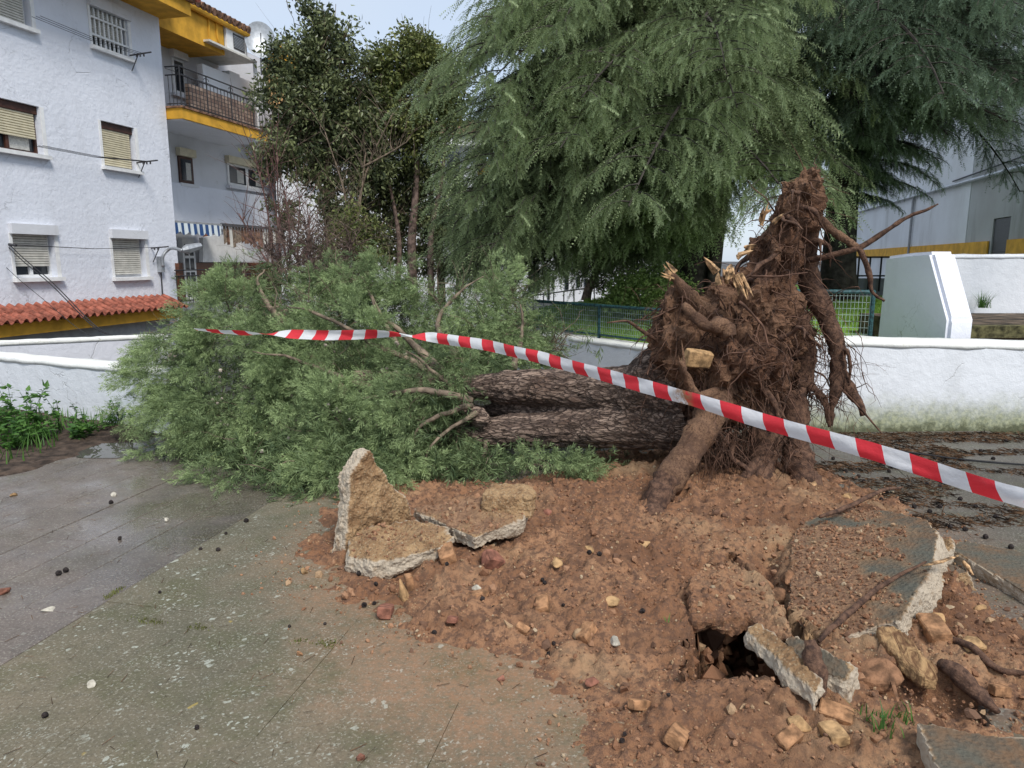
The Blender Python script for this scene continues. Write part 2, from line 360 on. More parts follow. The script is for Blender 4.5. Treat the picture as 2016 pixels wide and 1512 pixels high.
Vh = np.stack([jx, jy, hz], -1).reshape(-1, 3)[used]
tag(link('soil_heap', npmesh('soil_heap', Vh, remap[Fk], True), M['soil']), 'heap of torn up reddish brown soil with a dark open pit', kind='structure')
# flat filler under the rest of the rectangle
fl = MB(); ncell = 20
xs = np.linspace(MX0, MX1, ncell+1); ys = np.linspace(MY0, MY1, ncell+1)
for a in range(ncell):
    for c2 in range(ncell):
        cxm, cym = (xs[a]+xs[a+1])/2, (ys[c2]+ys[c2+1])/2
        if sdpoly(np.array(cxm), np.array(cym), SOIL) < -.02: fl.quad((xs[a], ys[c2], -.034), (xs[a+1], ys[c2], -.034), (xs[a+1], ys[c2+1], -.034), (xs[a], ys[c2+1], -.034))
fl.build('bed_surface', M['farpave'], bedo)
# --- paving slabs, one object each, joints left open between them
paving = tag(thing('paving', None, None), 'plaza paving of grey green concrete slabs with open joints', kind='structure'); del_cat = paving.pop('category', None)
J0 = np.array([-2.05, 2.61]); gap = .0022
slabmesh = {}
def slab_mesh(w, l, mat):
    k = (round(w, 3), round(l, 3), mat)
    if k not in slabmesh:
        e = .003 if mat == 'wetpave' else .0015; mb = MB(); z1, z0 = 0., -.028; gp_ = gap if mat == 'wetpave' else .0009; a, c3 = w/2-gp_, l/2-gp_
        mb.add([(-a, -c3, z0), (a, -c3, z0), (a, c3, z0), (-a, c3, z0), (-a, -c3, z1-e), (a, -c3, z1-e), (a, c3, z1-e), (-a, c3, z1-e), (-a+e, -c3+e, z1), (a-e, -c3+e, z1), (a-e, c3-e, z1), (-a+e, c3-e, z1)],
               [(0, 1, 5, 4), (1, 2, 6, 5), (2, 3, 7, 6), (3, 0, 4, 7), (4, 5, 9, 8), (5, 6, 10, 9), (6, 7, 11, 10), (7, 4, 8, 11), (8, 9, 10, 11)])
        me = bpy.data.meshes.new('paving_slab'); me.from_pydata(mb.v, [], mb.f); me.materials.append(M[mat]); slabmesh[k] = me
    return slabmesh[k]
ANG = math.atan2(-E1[0], E1[1])
def soil_at(p): return float(sdpoly(np.array(p[0]), np.array(p[1]), SOIL))
def place_slab(a, l, w, ln, mat):
    cpt = J0+E2*a+E1*l
    if cpt[1] < .6 or cpt[1] > 9.2 or abs(cpt[0]) > 8: return
    if cpt[1] > 6.75 and (cpt[0] > 2.9 or cpt[0] < -3.2): return
    if cpt[0] < -2.4 and cpt[1] > 6.7-.28*(-cpt[0]-2.4)-.1*(cpt[0]+4.2 < 0): return
    cs = [cpt+E2*sx*w/2+E1*sy*ln/2 for sx in (-1, 1) for sy in (-1, 1)]
    sd = [soil_at(x) for x in cs]
    if min(sd) > .05: return
    if max(sd) > .22 or soil_at(cpt) > .1:       # torn edge: split and keep only what the heap has not lifted
        if w > .2 and ln > .2:
            for sx in (-1, 1):
                for sy in (-1, 1): place_slab_frag(a+sx*w/4, l+sy*ln/4, w/2, ln/2, mat)
        return
    o = link('paving_slab', slab_mesh(w, ln, mat), None, paving); o.location = (cpt[0], cpt[1], random.uniform(-.002, .002)); o.rotation_euler = (random.uniform(-.002, .002), random.uniform(-.002, .002), ANG)
def place_slab_frag(a, l, w, ln, mat):
    cpt = J0+E2*a+E1*l
    if soil_at(cpt) > .16: return
    o = link('paving_slab', slab_mesh(w+.005, ln+.005, mat), None, paving); o.location = (cpt[0], cpt[1], random.uniform(-.003, .0)); o.rotation_euler = (0, 0, ANG)
for k in range(26):                                  # left of the long joint: narrow strips, wet
    w = .33; a = -.165-.33*k; l = -2.2+random.uniform(-1, 0)
    while l < 7: ln = random.choice((.9, 1.2, 1.5)); place_slab(a, l+ln/2, w, ln, 'wetpave'); l += ln
for k in range(14):                                  # right of it: mossy slabs
    w = .62; a = .31+.62*k; l = -2.32+.33*(k % 2)
    while l < 7: place_slab(a, l+.36, w, .72, 'pave' if a*.977+l*.215 < 3.4 and l < 2.6 else 'farpave'); l += .72
# puddle on the left slabs
pd = MB(); pc = G(228, 886, .004); ring = [(pc[0]+math.cos(k)*(.34+.06*math.sin(3*k))*1.0, pc[1]+math.sin(k)*(.30+.05*math.cos(2*k)), .0045) for k in np.linspace(0, 2*math.pi, 28, endpoint=False)]
pd.add(ring, [tuple(range(28))]); mw = glassmat('water', (.09, .085, .075)); mw.node_tree.nodes['Principled BSDF'].inputs['Roughness'].default_value = .03
tag(pd.build('puddle', mw), 'shallow puddle on the wet slabs beside the weeds', kind='structure')
# earth strip at the left wall, with a concrete lip
es = [(-420, 1000), (0, 942), (80, 925), (160, 895), (235, 862), (300, 842), (330, 846), (330, 800), (-420, 770)]
ep = [G(*p)[:2] for p in es]; ex, ey = np.meshgrid(np.linspace(-9.5, -2.9, 130), np.linspace(4.3, 9.4, 140), indexing='ij')
ed = sdpoly(ex, ey, ep)+fbm(np.stack([ex, ey, 0*ex], -1)*6, 3, 41)*.07; ehz = -.025+sst(-.05, .12, ed)*.045+fbm(np.stack([ex, ey, 0*ex], -1)*16, 3, 42)*.02*sst(0, .1, ed)
ok = (ed > -.12); i, j = np.meshgrid(np.arange(129), np.arange(139), indexing='ij'); Fe = np.stack([i*140+j, (i+1)*140+j, (i+1)*140+j+1, i*140+j+1], -1).reshape(-1, 4)
Fe = Fe[ok[:-1, :-1].ravel()]; us = np.unique(Fe); rm = -np.ones(130*140, int); rm[us] = np.arange(len(us))
M['darksoil'] = plain('dark_wet_earth', (.075, .052, .038), .9, .35, 12, .8, 60)
tag(link('earth_strip', npmesh('earth_strip', np.stack([ex, ey, ehz], -1).reshape(-1, 3)[us], rm[Fe], True), M['darksoil']), 'strip of dark bare earth along the left white wall', kind='structure')
# ================================================================ WALLS
def wall_obj(name, pts, mats, label, cat, caps=None):
    """pts: list of (base_front, base_back) stations with z0,z1: a low wall with a coping part"""
    root = thing(name, label, cat, (*pts[0][0], 0))
    body = MB(); cap = MB()
    for (f0, b0, z0, z1), (f1, b1, y0, y1) in zip(pts[:-1], pts[1:]):
        body.box8([(*f0, z0), (*f1, y0), (*b1, y0), (*b0, z0), (*f0, z1-.004), (*f1, y1-.004), (*b1, y1-.004), (*b0, z1-.004)])
    body.build('wall_body', mats[0], root)
    n = 40; V = []; F = []
    for (f0, b0, z0, z1), (f1, b1, y0, y1) in zip(pts[:-1], pts[1:]):
        f0, b0, f1, b1 = map(np.array, (f0, b0, f1, b1)); base = len(V)
        for k in range(n+1):
            t_ = k/n; f = f0+(f1-f0)*t_; bk = b0+(b1-b0)*t_; z = z1+(y1-z1)*t_; d_ = (f-bk)/np.linalg.norm(f-bk)
            pr = [(f+d_*.004, -.05), (f+d_*.008, -.014), (f-d_*.012, .006), ((f+bk)/2, .016), (bk+d_*.012, .006), (bk-d_*.008, -.014), (bk-d_*.004, -.05)]
            for c_, (pt, dz) in enumerate(pr):
                w_ = float(fbm(np.array([pt[0]*7, pt[1]*7, c_*3.]), 3, 50))*.010; V.append((pt[0]+w_, pt[1]+w_, z+dz+w_))
        for k in range(n):
            for c_ in range(6): F.append((base+k*7+c_, base+(k+1)*7+c_, base+(k+1)*7+c_+1, base+k*7+c_+1))
            F.append((base+k*7+6, base+(k+1)*7+6, base+(k+1)*7, base+k*7))
        F.append(tuple(base+c_ for c_ in range(7))[::-1]); F.append(tuple(base+n*7+c_ for c_ in range(7)))
    cap_m = bpy.data.meshes.new('coping'); cap_m.from_pydata([tuple(map(float, v)) for v in V], [], F); cap_m.polygons.foreach_set('use_smooth', [True]*len(F)); link('coping', cap_m, mats[1], root)
    return root
def st(f, b, z0, z1): return (np.array(f[:2], float), np.array(b[:2], float), z0, z1)
# right low wall: face about 6.5 m off, running to the right
zr = lambda u, v: P(u, v, 6.52)[2]
wall_obj('garden_wall', [st((2.45, 6.50), (2.45, 6.98), -.85, zr(1560, 668)), st((9.0, 6.8), (9.0, 7.28), -.85, zr(2030, 694)-.06)], (M['wall'], M['coping']), 'low white plaster wall with mossy foot, right of the upturned roots', 'wall')
# left run of the garden wall, beyond the trunk, coming nearer to the right
lw0 = P(980, 655, 10.6); lw1 = P(1290, 684, 8.1); dirw = (lw1-lw0)[:2]/np.linalg.norm((lw1-lw0)[:2]); nrm = np.array([-dirw[1], dirw[0]])*1.0
if nrm[1] < 0: nrm = -nrm
lw2 = lw1[:2]+dirw*1.25; zt = .60
wall_obj('garden_wall', [st(lw0[:2], lw0[:2]+nrm*.3, -.85, zt), st(lw2, lw2+nrm*.3, -.85, zt)], (M['parapet'], M['coping']), 'white wall under the teal mesh fence, seen beyond the fallen trunk', 'wall')
# left parapets
p1a = P(-300, 690, 8.9)[:2]; p1b = P(330, 726, 6.5)[:2]; dp = (p1b-p1a)/np.linalg.norm(p1b-p1a); npz = np.array([-dp[1], dp[0]])
if npz[1] < 0: npz = -npz
zp = P(228, 720, 6.9)[2]
wall_obj('parapet_wall', [st(p1a, p1a+npz*.26, -.85, zp), st(p1b, p1b+npz*.26, -.85, zp)], (M['parapet'], M['coping']), 'white parapet wall behind the weeds at the left edge', 'wall')
q0 = P(-60, 698, 8.6)[:2]; q1 = P(330, 655, 11.5)[:2]; dq = (q1-q0)/np.linalg.norm(q1-q0); nq = np.array([-dq[1], dq[0]])
wall_obj('parapet_wall', [st(q0, q0+nq*.28, -.85, zp+.02), st(q1, q1+nq*.28, -.85, P(250, 668, 10.9)[2])], (M['pillar'], M['coping']), 'white parapet running back to the tiled porch behind the crown', 'wall')
# ================================================================ GARDEN
gpoly = [tuple((lw0[:2]+nrm*.28)), tuple(lw2+nrm*.28), (2.46, 6.97), (9, 7.15), (18, 9), (18, 24), (6, 24), (3.4, 16.2), (2.0, 14.6), (.55, 12.6)]
def gz(x, y): return .50+.070*np.clip(y-8.3, 0, 4.6)+.02*np.sin(x*1.7)*np.cos(y*1.3)
ax, ay = np.meshgrid(np.linspace(-1.5, 18, 150), np.linspace(6.6, 24, 140), indexing='ij')
gd = sdpoly(ax, ay, gpoly); az = np.where(gd > -.12, gz(ax, ay), GZ)
i, j = np.meshgrid(np.arange(149), np.arange(139), indexing='ij'); Fg = np.stack([i*140+j, (i+1)*140+j, (i+1)*140+j+1, i*140+j+1], -1).reshape(-1, 4)
kk = (gd[:-1, :-1] > -.02) & (gd[1:, 1:] > -.02); Fg = Fg[kk.ravel()]; us = np.unique(Fg); rm = -np.ones(150*140, int); rm[us] = np.arange(len(us))
m, t, b, o = newmat('lawn_ground'); q = NT(t)
q.lk(q.mix(q.ramp(q.noise(1.2, 5, .7), .5, .68), (.16, .29, .04), (.10, .075, .038)), b.inputs['Base Color']); b.inputs['Roughness'].default_value = .95; q.bump(q.noise(40, 5), .6, .02, b); M['lawn'] = m
tag(link('lawn', npmesh('lawn', np.stack([ax, ay, az], -1).reshape(-1, 3)[us], rm[Fg], True), M['lawn']), 'raised green lawn behind the white garden wall', kind='structure')
def blades(name, pts, h, w, mat, label, cat=None, lean=.5, parent=None):
    n = len(pts); a = RNG.uniform(0, 2*np.pi, n); hh = h*RNG.uniform(.5, 1.3, n); dx = np.stack([np.cos(a), np.sin(a), 0*a], -1); ln = np.stack([-np.sin(a), np.cos(a), 0*a], -1)*(hh*RNG.uniform(.1, 1, n)*lean)[:, None]
    up = np.zeros((n, 3)); up[:, 2] = hh
    V = np.stack([pts-dx*w, pts+dx*w, pts+up*.6+ln*.4+dx*w*.6, pts+up*.6+ln*.4-dx*w*.6, pts+up+ln], 1).reshape(-1, 3); k = np.arange(n)[:, None]*5
    F4 = k+np.array([0, 1, 2, 3]); F3 = k+np.array([3, 2, 4])
    o = link(name, npmesh(name, V, [F4, F3], True, {'tint': np.repeat(RNG.random(n), 5)}), mat, parent); return tag(o, label, cat, kind='stuff')
M['grass'] = leafmat('grass_blade', (.15, .28, .038), (.30, .45, .09), .6, .3)
n = 60000; gp = np.stack([RNG.uniform(-.5, 7, n), RNG.uniform(7, 15, n), np.zeros(n)], -1)
gd = sdpoly(gp[:, 0], gp[:, 1], gpoly); nn = fbm(gp*1.3, 3, 60); gp = gp[(gd > .03) & (nn > -.12)]; gp[:, 2] = gz(gp[:, 0], gp[:, 1])-.01
blades('grass', gp, .07, .007, M['grass'], 'short bright green lawn grass behind the mesh fence')
# ---- mesh fences
M['wire'] = plain('pale_green_wire', (.34, .42, .38), .5, .15)
def fence(name, a, b, z0a, z0b, hgt, posts, label):
    a = np.array(a[:2], float); b = np.array(b[:2], float); root = thing(name, label, 'fence', (*a, z0a)); Ld = np.linalg.norm(b-a); d = (b-a)/Ld
    def pt(s, z): p = a+d*s; return np.array([p[0], p[1], z0a+(z0b-z0a)*s/Ld+z])
    for z, nm in ((hgt, 'top_rail'), (.03, 'bottom_rail')):
        MB().tube([pt(0, z), pt(Ld, z)], .021 if z > .1 else .014, 8).build(nm, M['teal'], root)
    for s in posts:
        mb = MB(); mb.tube([pt(s, -.05), pt(s, hgt+.015)], .022, 8); mb.build('post', M['teal'], root)
    w = MB()
    for s in np.arange(.03, Ld, .036): w.tube([pt(s, .03), pt(s, hgt)], .0026, 3, False)
    for z in np.arange(.07, hgt, .065): w.tube([pt(0, z), pt(Ld, z)], 0.003, 3, False)
    tag(w.build('wire_mesh', M['wire'], root), kind='stuff'); return root
nm2 = nrm*.15
s1175 = np.linalg.norm(P(1175, 672, 9.05)[:2]-lw0[:2])
fence('mesh_fence', lw0[:2]+nm2, lw2+nm2, zt+.03, zt+.03, .40, [.02, s1175-1.55, s1175, s1175+1.45, s1175+2.7], 'teal wire mesh fence standing on the white wall beyond the trunk')
fa = P(1560, 571, 7.45)[:2]; fb = P(1722, 578, 7.25)[:2]
fence('mesh_fence', fa, fb, .52, .52, P(1640, 574, 7.35)[2]-.52, [.0, np.linalg.norm(fb-fa)-.01], 'teal wire mesh fence panel ending at the sloping white pillar')
# ---- sloping pillar (balustrade end)
Dp, Ep = P(1866, 661, 7.2), P(1721, 651, 8.3); dd = (Dp-Ep)[:2]; dd /= np.linalg.norm(dd); nn_ = np.array([-dd[1], dd[0], 0.]); nn_ = nn_ if nn_[0] > 0 else -nn_
pp = [PL(u, v, Dp, nn_) for u, v in ((1742, 505), (1790, 498), (1833, 495), (1869, 629), (1866, 668), (1721, 660))]; pp[4][2] = pp[5][2] = -.8
bm = bmesh.new(); off = nn_*.30
va = [bm.verts.new(p) for p in pp]; vb = [bm.verts.new(p+off) for p in pp]
bm.faces.new(va); bm.faces.new(vb[::-1])
for k in range(6): bm.faces.new((va[k], vb[k], vb[(k+1) % 6], va[(k+1) % 6]))
bmesh.ops.recalc_face_normals(bm, faces=bm.faces); bmesh.ops.bevel(bm, geom=bm.edges[:], offset=.035, segments=4, affect='EDGES')
me = bpy.data.meshes.new('sloping_pillar'); bm.to_mesh(me); bm.free(); me.polygons.foreach_set('use_smooth', [False]*len(me.polygons))
tag(link('stair_pillar', me, M['pillar']), 'thick white balustrade end with a sloping rounded top above the wall', 'pillar')
# upper wall at the right and the worn steps
uw = P(1880, 503, 9.8); uz = uw[2]
wall_obj('terrace_wall', [st((5.9, 9.75), (5.9, 10.0), -.8, uz), st((9.5, 9.9), (9.5, 10.15), -.8, uz+.02)], (M['wall_plain'] if 'wall_plain' in M else M['parapet'], M['parapet']), 'upper white wall behind the steps at the right edge', 'wall')
stp = thing('stone_steps', 'worn brown stone steps with mossy edge between pillar and upper wall', 'steps', (4.9, 7.6, 0))
M['step'] = plain('brown_step', (.115, .085, .06), .85, .4, 6, .5, 30)
M['mossy'] = plain('mossy_edge', (.12, .11, .05), .95, .4, 14, .5, 50)
mb = MB(); mb.box(4.75, 9, 7.62, 9.74, -.8, .885); mb.build('landing', M['step'], stp)
mb = MB(); mb.box(4.74, 9, 7.57, 7.75, .78, .905); mb.build('nosing', M['mossy'], stp)
mb = MB(); mb.box(4.75, 9, 7.2, 7.615, -.8, .72); mb.build('lower_tread', M['step'], stp)
# ================================================================ RIGHT BUILDING
rb = thing('white_hall', 'tall stained white hall with ochre skirting at the right', 'building', (13.5, 20, 0))
RO = np.array([13.5, 20, 0.]); RD = np.array([.28, .96, 0]); RN = np.array([-.96, .28, 0])
def rbp(u, v): p = PL(u, v, RO, RN); return float(np.dot(p-RO, RD)), float(p[2])
def rf(s, o, z): return RO+RD*s+RN*o+np.array([0, 0, z])
def rbox(mb, s0, s1, o0, o1, z0, z1): return mb.box8([rf(s0, o0, z0), rf(s0, o1, z0), rf(s1, o1, z0), rf(s1, o0, z0), rf(s0, o0, z1), rf(s0, o1, z1), rf(s1, o1, z1), rf(s1, o0, z1)])
m, t, b, o = newmat('stained_render'); q = NT(t)
c = q.mix(q.ramp(q.noise(.6, 5), .3, .7), (.66, .68, .70), (.58, .59, .60))
c = q.mix(q.math('MULTIPLY', q.ramp(q.noise(.45, 7, .7, (1, 1, .22)), .52, .74), .7), c, (.22, .22, .19)); q.lk(c, b.inputs['Base Color']); b.inputs['Roughness'].default_value = .9; q.bump(q.noise(8, 5), .3, .02, b); M['stained'] = m
m, t, b, o = newmat('grey_render_stained'); q = NT(t)
c = q.mix(q.ramp(q.noise(.6, 5), .3, .7), (.40, .41, .41), (.34, .34, .33))
c = q.mix(q.math('MULTIPLY', q.ramp(q.noise(.5, 7, .7, (1, 1, .25)), .5, .74), .6), c, (.15, .15, .12)); q.lk(c, b.inputs['Base Color']); b.inputs['Roughness'].default_value = .9; M['greystained'] = m
sJ = rbp(1908, 400)[0]; dz0, dz1 = rbp(1948, 500)[1], rbp(1960, 430)[1]; ds0, ds1 = rbp(1985, 460)[0], rbp(1952, 460)[0]
mb = MB(); rbox(mb, sJ, 30, -3, 0, -1, 12); mb.build('white_wall', M['stained'], rb)
mb = MB(); rbox(mb, ds1, sJ-.004, -3, -.02, -1, 12); rbox(mb, ds0, ds1, -3, -.02, dz1, 12); rbox(mb, -12, ds0, -3, -.02, -1, 12); mb.build('grey_wall', M['greystained'], rb)
yz = rbp(1815, 484)[1]
mb = MB(); rbox(mb, ds1+.1, 30, .004, .05, yz-.42, yz); rbox(mb, -12, ds0-.1, .004, .05, yz-.42, yz); mb.build('skirting', M['yellow'], rb)
mb = MB(); rbox(mb, ds0+.02, ds1-.02, -.4, -.05, -1, dz1-.02); dr = mb.build('door', M['iron'], rb)
mb = MB(); rbox(mb, ds0+.1, ds1-.1, -.048, -.03, yz-.3, dz1-.9); mb.build('panel', M['darkmetal'], dr)
a_, b_ = rbp(1672, 423), rbp(2040, 322)
MB().tube([rf(a_[0], .1, a_[1]), rf(b_[0], .1, b_[1])], .06, 8).build('pipe', M['alu'], rb)
a_, b_ = rbp(1880, 357), rbp(2040, 300)
MB().tube([rf(a_[0], .06, a_[1]), rf(b_[0], .06, b_[1])], .025, 6).build('conduit', M['darkmetal'], rb)
a_ = rbp(1800, 420); MB().tube([rf(a_[0], .08, a_[1]+.6), rf(a_[0], .08, -.5)], .05, 8).build('downpipe', M['grey'], rb)
for k in range(15):
    v = 12+k*9.2; a_, b_ = rbp(2040, v-7), rbp(1958, v+5); mb = MB(); rbox(mb, a_[0], b_[0], .02, .26, b_[1]-.05, b_[1]+.10); mb.build('louvre_slat', M['white'], rb)
ig = thing('iron_railing', 'low black iron railing in front of the ochre skirting', 'railing', (7.7, 16, .9))
for u in (1672, 1692, 1714, 1736, 1758): p = P(u, 505, 16.2); MB().tube([p, [p[0], p[1], .9]], .022, 6).build('post', M['iron'], ig)
for v in (506, 543): MB().tube([P(1650, v, 16.2), P(1770, v, 16.2)], .02, 6).build('rail', M['iron'], ig)
mb = MB(); p0, p1 = P(1600, 548, 16.4), P(1790, 548, 16.4); mb.box(p0[0], p1[0], 16.3, 16.6, .6, p0[2]); tag(mb.build('low_plinth', M['grey']), 'grey plinth below the black iron railing', 'wall')
# ================================================================ LOW WHITE BUILDING AND BACK BUILDING
lb = thing('low_white_building', 'long low white building with dark garage openings beyond the lawn', 'building', (-1, 30, 0))
z_t, z_b = P(1000, 430, 30)[2], P(1000, 606, 30)[2]
xl, xr = P(930, 550, 30)[0], P(1185, 550, 30)[0]
mb = MB(); mb.box(xl-2, xr+3, 30, 34, GZ, 5.0); mb.build('wall', M['parapet'], lb)
mb = MB(); mb.box(xl-2.3, xr+3.3, 29.5, 34.2, 5.0, 5.35); mb.build('cornice', M['yellow'], lb)
for u0, u1, v0, v1 in ((965, 985, 520, 590), (1000, 1012, 540, 585), (1040, 1062, 525, 575), (1078, 1083, 530, 590), (1087, 1092, 545, 570), (1112, 1120, 540, 570), (1135, 1142, 545, 565), (1150, 1156, 548, 564), (1240, 1270, 300, 360), (1090, 1110, 380, 430)):
    a_, b_ = P(u0, v1, 29.97), P(u1, v0, 29.97); mb = MB(); mb.box(a_[0], b_[0], 29.95, 29.99, max(a_[2], GZ+.05), b_[2]); mb.build('window', M['glass'], lb)
rl = thing('street_railing', 'thin dark railing climbing beside the low white building', 'railing', tuple(P(1050, 605, 20)))
for k in range(8): u = 1030+k*20; p = P(u, 582-.13*(u-1030)+3, 20); e = P(u, 604-.17*(u-1030)+6, 20); MB().tube([p, e-np.array([0, 0, .3])], .018, 5).build('post', M['darkmetal'], rl)
MB().tube([P(1020, 586, 20), P(1180, 564, 20)], .022, 6).build('rail', M['darkmetal'], rl)
mb = MB(); mb.box(P(1020, 600, 20)[0], P(1190, 600, 20)[0], 20.1, 20.3, GZ, P(1100, 596, 20)[2]); tag(mb.build('kerb_wall', M['grey']), 'low grey kerb wall below the thin dark railing', 'wall')
bb = thing('white_house', 'white house with tiled roof half hidden behind the broadleaf trees', 'building', (-6, 27, 0))
xa, xb = P(545, 400, 27)[0], P(935, 400, 27)[0]; zt_ = P(700, 290, 27)[2]
mb = MB(); mb.box(xa, xb, 27, 31, GZ, zt_); mb.build('wall', M['parapet'], bb)
mb = MB(); mb.box(xa-.4, xb+.3, 26.5, 31.2, zt_, zt_+.35); mb.build('eave', M['white'], bb)
mb = MB(); mb.add([(xa-.5, 26.4, zt_+.36), (xb+.4, 26.4, zt_+.36), (xb+.4, 29, zt_+1.3), (xa-.5, 29, zt_+1.3), (xb+.4, 31.3, zt_+.36), (xa-.5, 31.3, zt_+.36)], [(0, 1, 2, 3), (3, 2, 4, 5), (0, 3, 5), (1, 4, 2), (0, 5, 4, 1)]); mb.build('roof', M['oldtile'], bb)
for u0, u1, v0, v1 in ((610, 640, 300, 360), (700, 730, 300, 360), (800, 832, 300, 360), (700, 735, 430, 500), (880, 905, 300, 360)):
    a_, b_ = P(u0, v1, 26.97), P(u1, v0, 26.97); mb = MB(); mb.box(a_[0], b_[0], 26.94, 26.99, a_[2], b_[2]); w_ = mb.build('window', M['glass'], bb)
    mb = MB(); mb.box(a_[0]-.08, b_[0]+.08, 26.85, 26.995, a_[2]-.12, a_[2]-.01); mb.build('sill', M['white'], w_)
mb = MB(); a_, b_ = P(905, 534, 26.9), P(928, 500, 26.9); mb.box(a_[0], b_[0], 26.8, 26.99, a_[2], b_[2]); mb.build('shutter_door', M['oldtile'], bb)
# ================================================================ LEFT APARTMENT BUILDING
VPD = ray(1350, 512); FD = np.array([VPD[0], VPD[1], 0]); FD /= np.linalg.norm(FD); FN = np.array([FD[1], -FD[0], 0])
FO = P(350, 512, 20.8); FO[2] = 0
def fac(u, v, off=0.): p = PL(u, v, FO+FN*off, FN); return float(np.dot(p-FO, FD)), float(p[2])
def ff(s, o, z): return FO+FD*s+FN*o+np.array([0, 0, z])
def fbox(mb, s0, s1, o0, o1, z0, z1): return mb.box8([ff(s0, o0, z0), ff(s0, o1, z0), ff(s1, o1, z0), ff(s1, o0, z0), ff(s0, o0, z1), ff(s0, o1, z1), ff(s1, o1, z1), ff(s1, o0, z1)])
apt = thing('apartment_building', 'bluish white apartment building with roller shutters and ochre eaves at the left', 'building', tuple(FO))
ZT = fac(335, 36)[1]; ZB = GZ
def opening(uL, uR, vTL, vBR): s0, zt1 = fac(uL, vTL); s1, zb1 = fac(uR, vBR); return [s0, s1, zb1, zt1]
wins = dict(w1=opening(-45, 63, -75, 57), w2=opening(175, 256, 8, 116), w3=opening(-50, 87, 180, 306), w4=opening(197, 271, 236, 337), w5=opening(22, 114, 458, 545), w6=opening(219, 290, 467, 544))
s_sorted = sorted(set([-15.]+[w[0] for w in wins.values()]+[w[1] for w in wins.values()]+[0.]))
z_sorted = sorted(set([ZB, ZT]+[w[2] for w in wins.values()]+[w[3] for w in wins.values()]))
mb = MB()
for a, b2 in zip(s_sorted[:-1], s_sorted[1:]):
    for c, d2 in zip(z_sorted[:-1], z_sorted[1:]):
        sm, zm = (a+b2)/2, (c+d2)/2
        if any(w[0] < sm < w[1] and w[2] < zm < w[3] for w in wins.values()): continue
        mb.quad(ff(a, 0, c), ff(b2, 0, c), ff(b2, 0, d2), ff(a, 0, d2))
RV = .24
for w in wins.values():
    s0, s1, z0, z1 = w
    mb.quad(ff(s0, 0, z0), ff(s0, 0, z1), ff(s0, -RV, z1), ff(s0, -RV, z0)); mb.quad(ff(s1, 0, z1), ff(s1, 0, z0), ff(s1, -RV, z0), ff(s1, -RV, z1))
    mb.quad(ff(s0, 0, z1), ff(s1, 0, z1), ff(s1, -RV, z1), ff(s0, -RV, z1)); mb.quad(ff(s1, 0, z0), ff(s0, 0, z0), ff(s0, -RV, z0), ff(s1, -RV, z0))
mb.quad(ff(0, 0, ZB), ff(0, -6, ZB), ff(0, -6, ZT), ff(0, 0, ZT)); mb.quad(ff(-15, -.5, ZB), ff(0, -.5, ZB), ff(0, -.5, ZT), ff(-15, -.5, ZT))
mb.build('front_wall', M['facade'], apt)
def shutter(parent, s0, s1, z0, z1, o, mat, pitch=.055, name='shutter'):
    m_ = MB(); z = z1
    while z-pitch > z0-.001:
        m_.add([ff(s0, o-.03, z), ff(s1, o-.03, z), ff(s0, o, z-.012), ff(s1, o, z-.012), ff(s0, o, z-pitch+.01), ff(s1, o, z-pitch+.01), ff(s0, o-.03, z-pitch), ff(s1, o-.03, z-pitch)], [(0, 2, 3, 1), (2, 4, 5, 3), (4, 6, 7, 5)]); z -= pitch
    return m_.build(name, mat, parent)
def window(w, frame, shut, sh_frac, box=None, sill=.09, pane=True, curtain=False):
    s0, s1, z0, z1 = w; root = MB()
    f = .06
    for (a, b2, c, d2) in ((s0+.004, s0+f, z0, z1), (s1-f, s1-.004, z0, z1), (s0+f, s1-f, z0+.003, z0+f), (s0+f, s1-f, z1-f, z1-.003)): fbox(root, a, b2, -RV+.01, -RV+.08, c, d2)
    if sh_frac < 1:
        sm = (s0+s1)/2; fbox(root, sm-.04, sm+.04, -RV+.015, -RV+.085, z0+f, z1-f)
    wo_ = root.build('window', M[frame], apt)
    g_ = MB(); fbox(g_, s0+f, s1-f, -RV+.02, -RV+.03, z0+f, z1-f); g_.build('pane', M['glass'], wo_)
    if curtain:
        cm = MB(); n_ = 24
        for k in range(n_): a = s0+.5*(s1-s0)+(s1-s0-.3)*.48*k/n_; cm.quad(ff(a, -RV+.034+.006*(k % 2), z0+f+.02), ff(a+(s1-s0)*.48/n_, -RV+.034+.006*((k+1) % 2), z0+f+.02), ff(a+(s1-s0)*.48/n_, -RV+.034+.006*((k+1) % 2), z1-f), ff(a, -RV+.034+.006*(k % 2), z1-f))
        cm.build('curtain', M['curtain'], wo_)
    zz = z1-.16*(box is None)-.01
    if sh_frac > 0: shutter(wo_, s0+.09, s1-.09, zz-(zz-z0-.02)*sh_frac, zz, -RV+.15, M[shut])
    if box is None:
        hb = MB(); fbox(hb, s0+.005, s1-.005, -RV+.085, -RV+.17, z1-.17, z1-.006); hb.build('lintel_board', M[frame], wo_)
    else:
        hb = MB(); fbox(hb, s0-.06, s1+.06, .003, .10, z1-.02, z1+box); hb.build('shutter_box', M['dull_white'], wo_)
    sl_ = MB(); fbox(sl_, s0-.10, s1+.10, -.02, .12, z0-sill, z0-.004); sl_.build('sill', M['white'], wo_)
    tr_ = MB(); fbox(tr_, s0-.075, s0-.003, .003, .018, z0, z1); tr_.build('trim', M['white'], wo_); tr_ = MB(); fbox(tr_, s1+.003, s1+.10, .003, .018, z0, z1); tr_.build('trim', M['white'], wo_)
    return wo_
window(wins['w1'], 'white', 'pale', 1, None)
w2o = window(wins['w2'], 'white', 'pale', .78, .22)
window(wins['w3'], 'brownwood', 'cream', .68, None, curtain=True)
window(wins['w4'], 'brownwood', 'cream', 1, None)
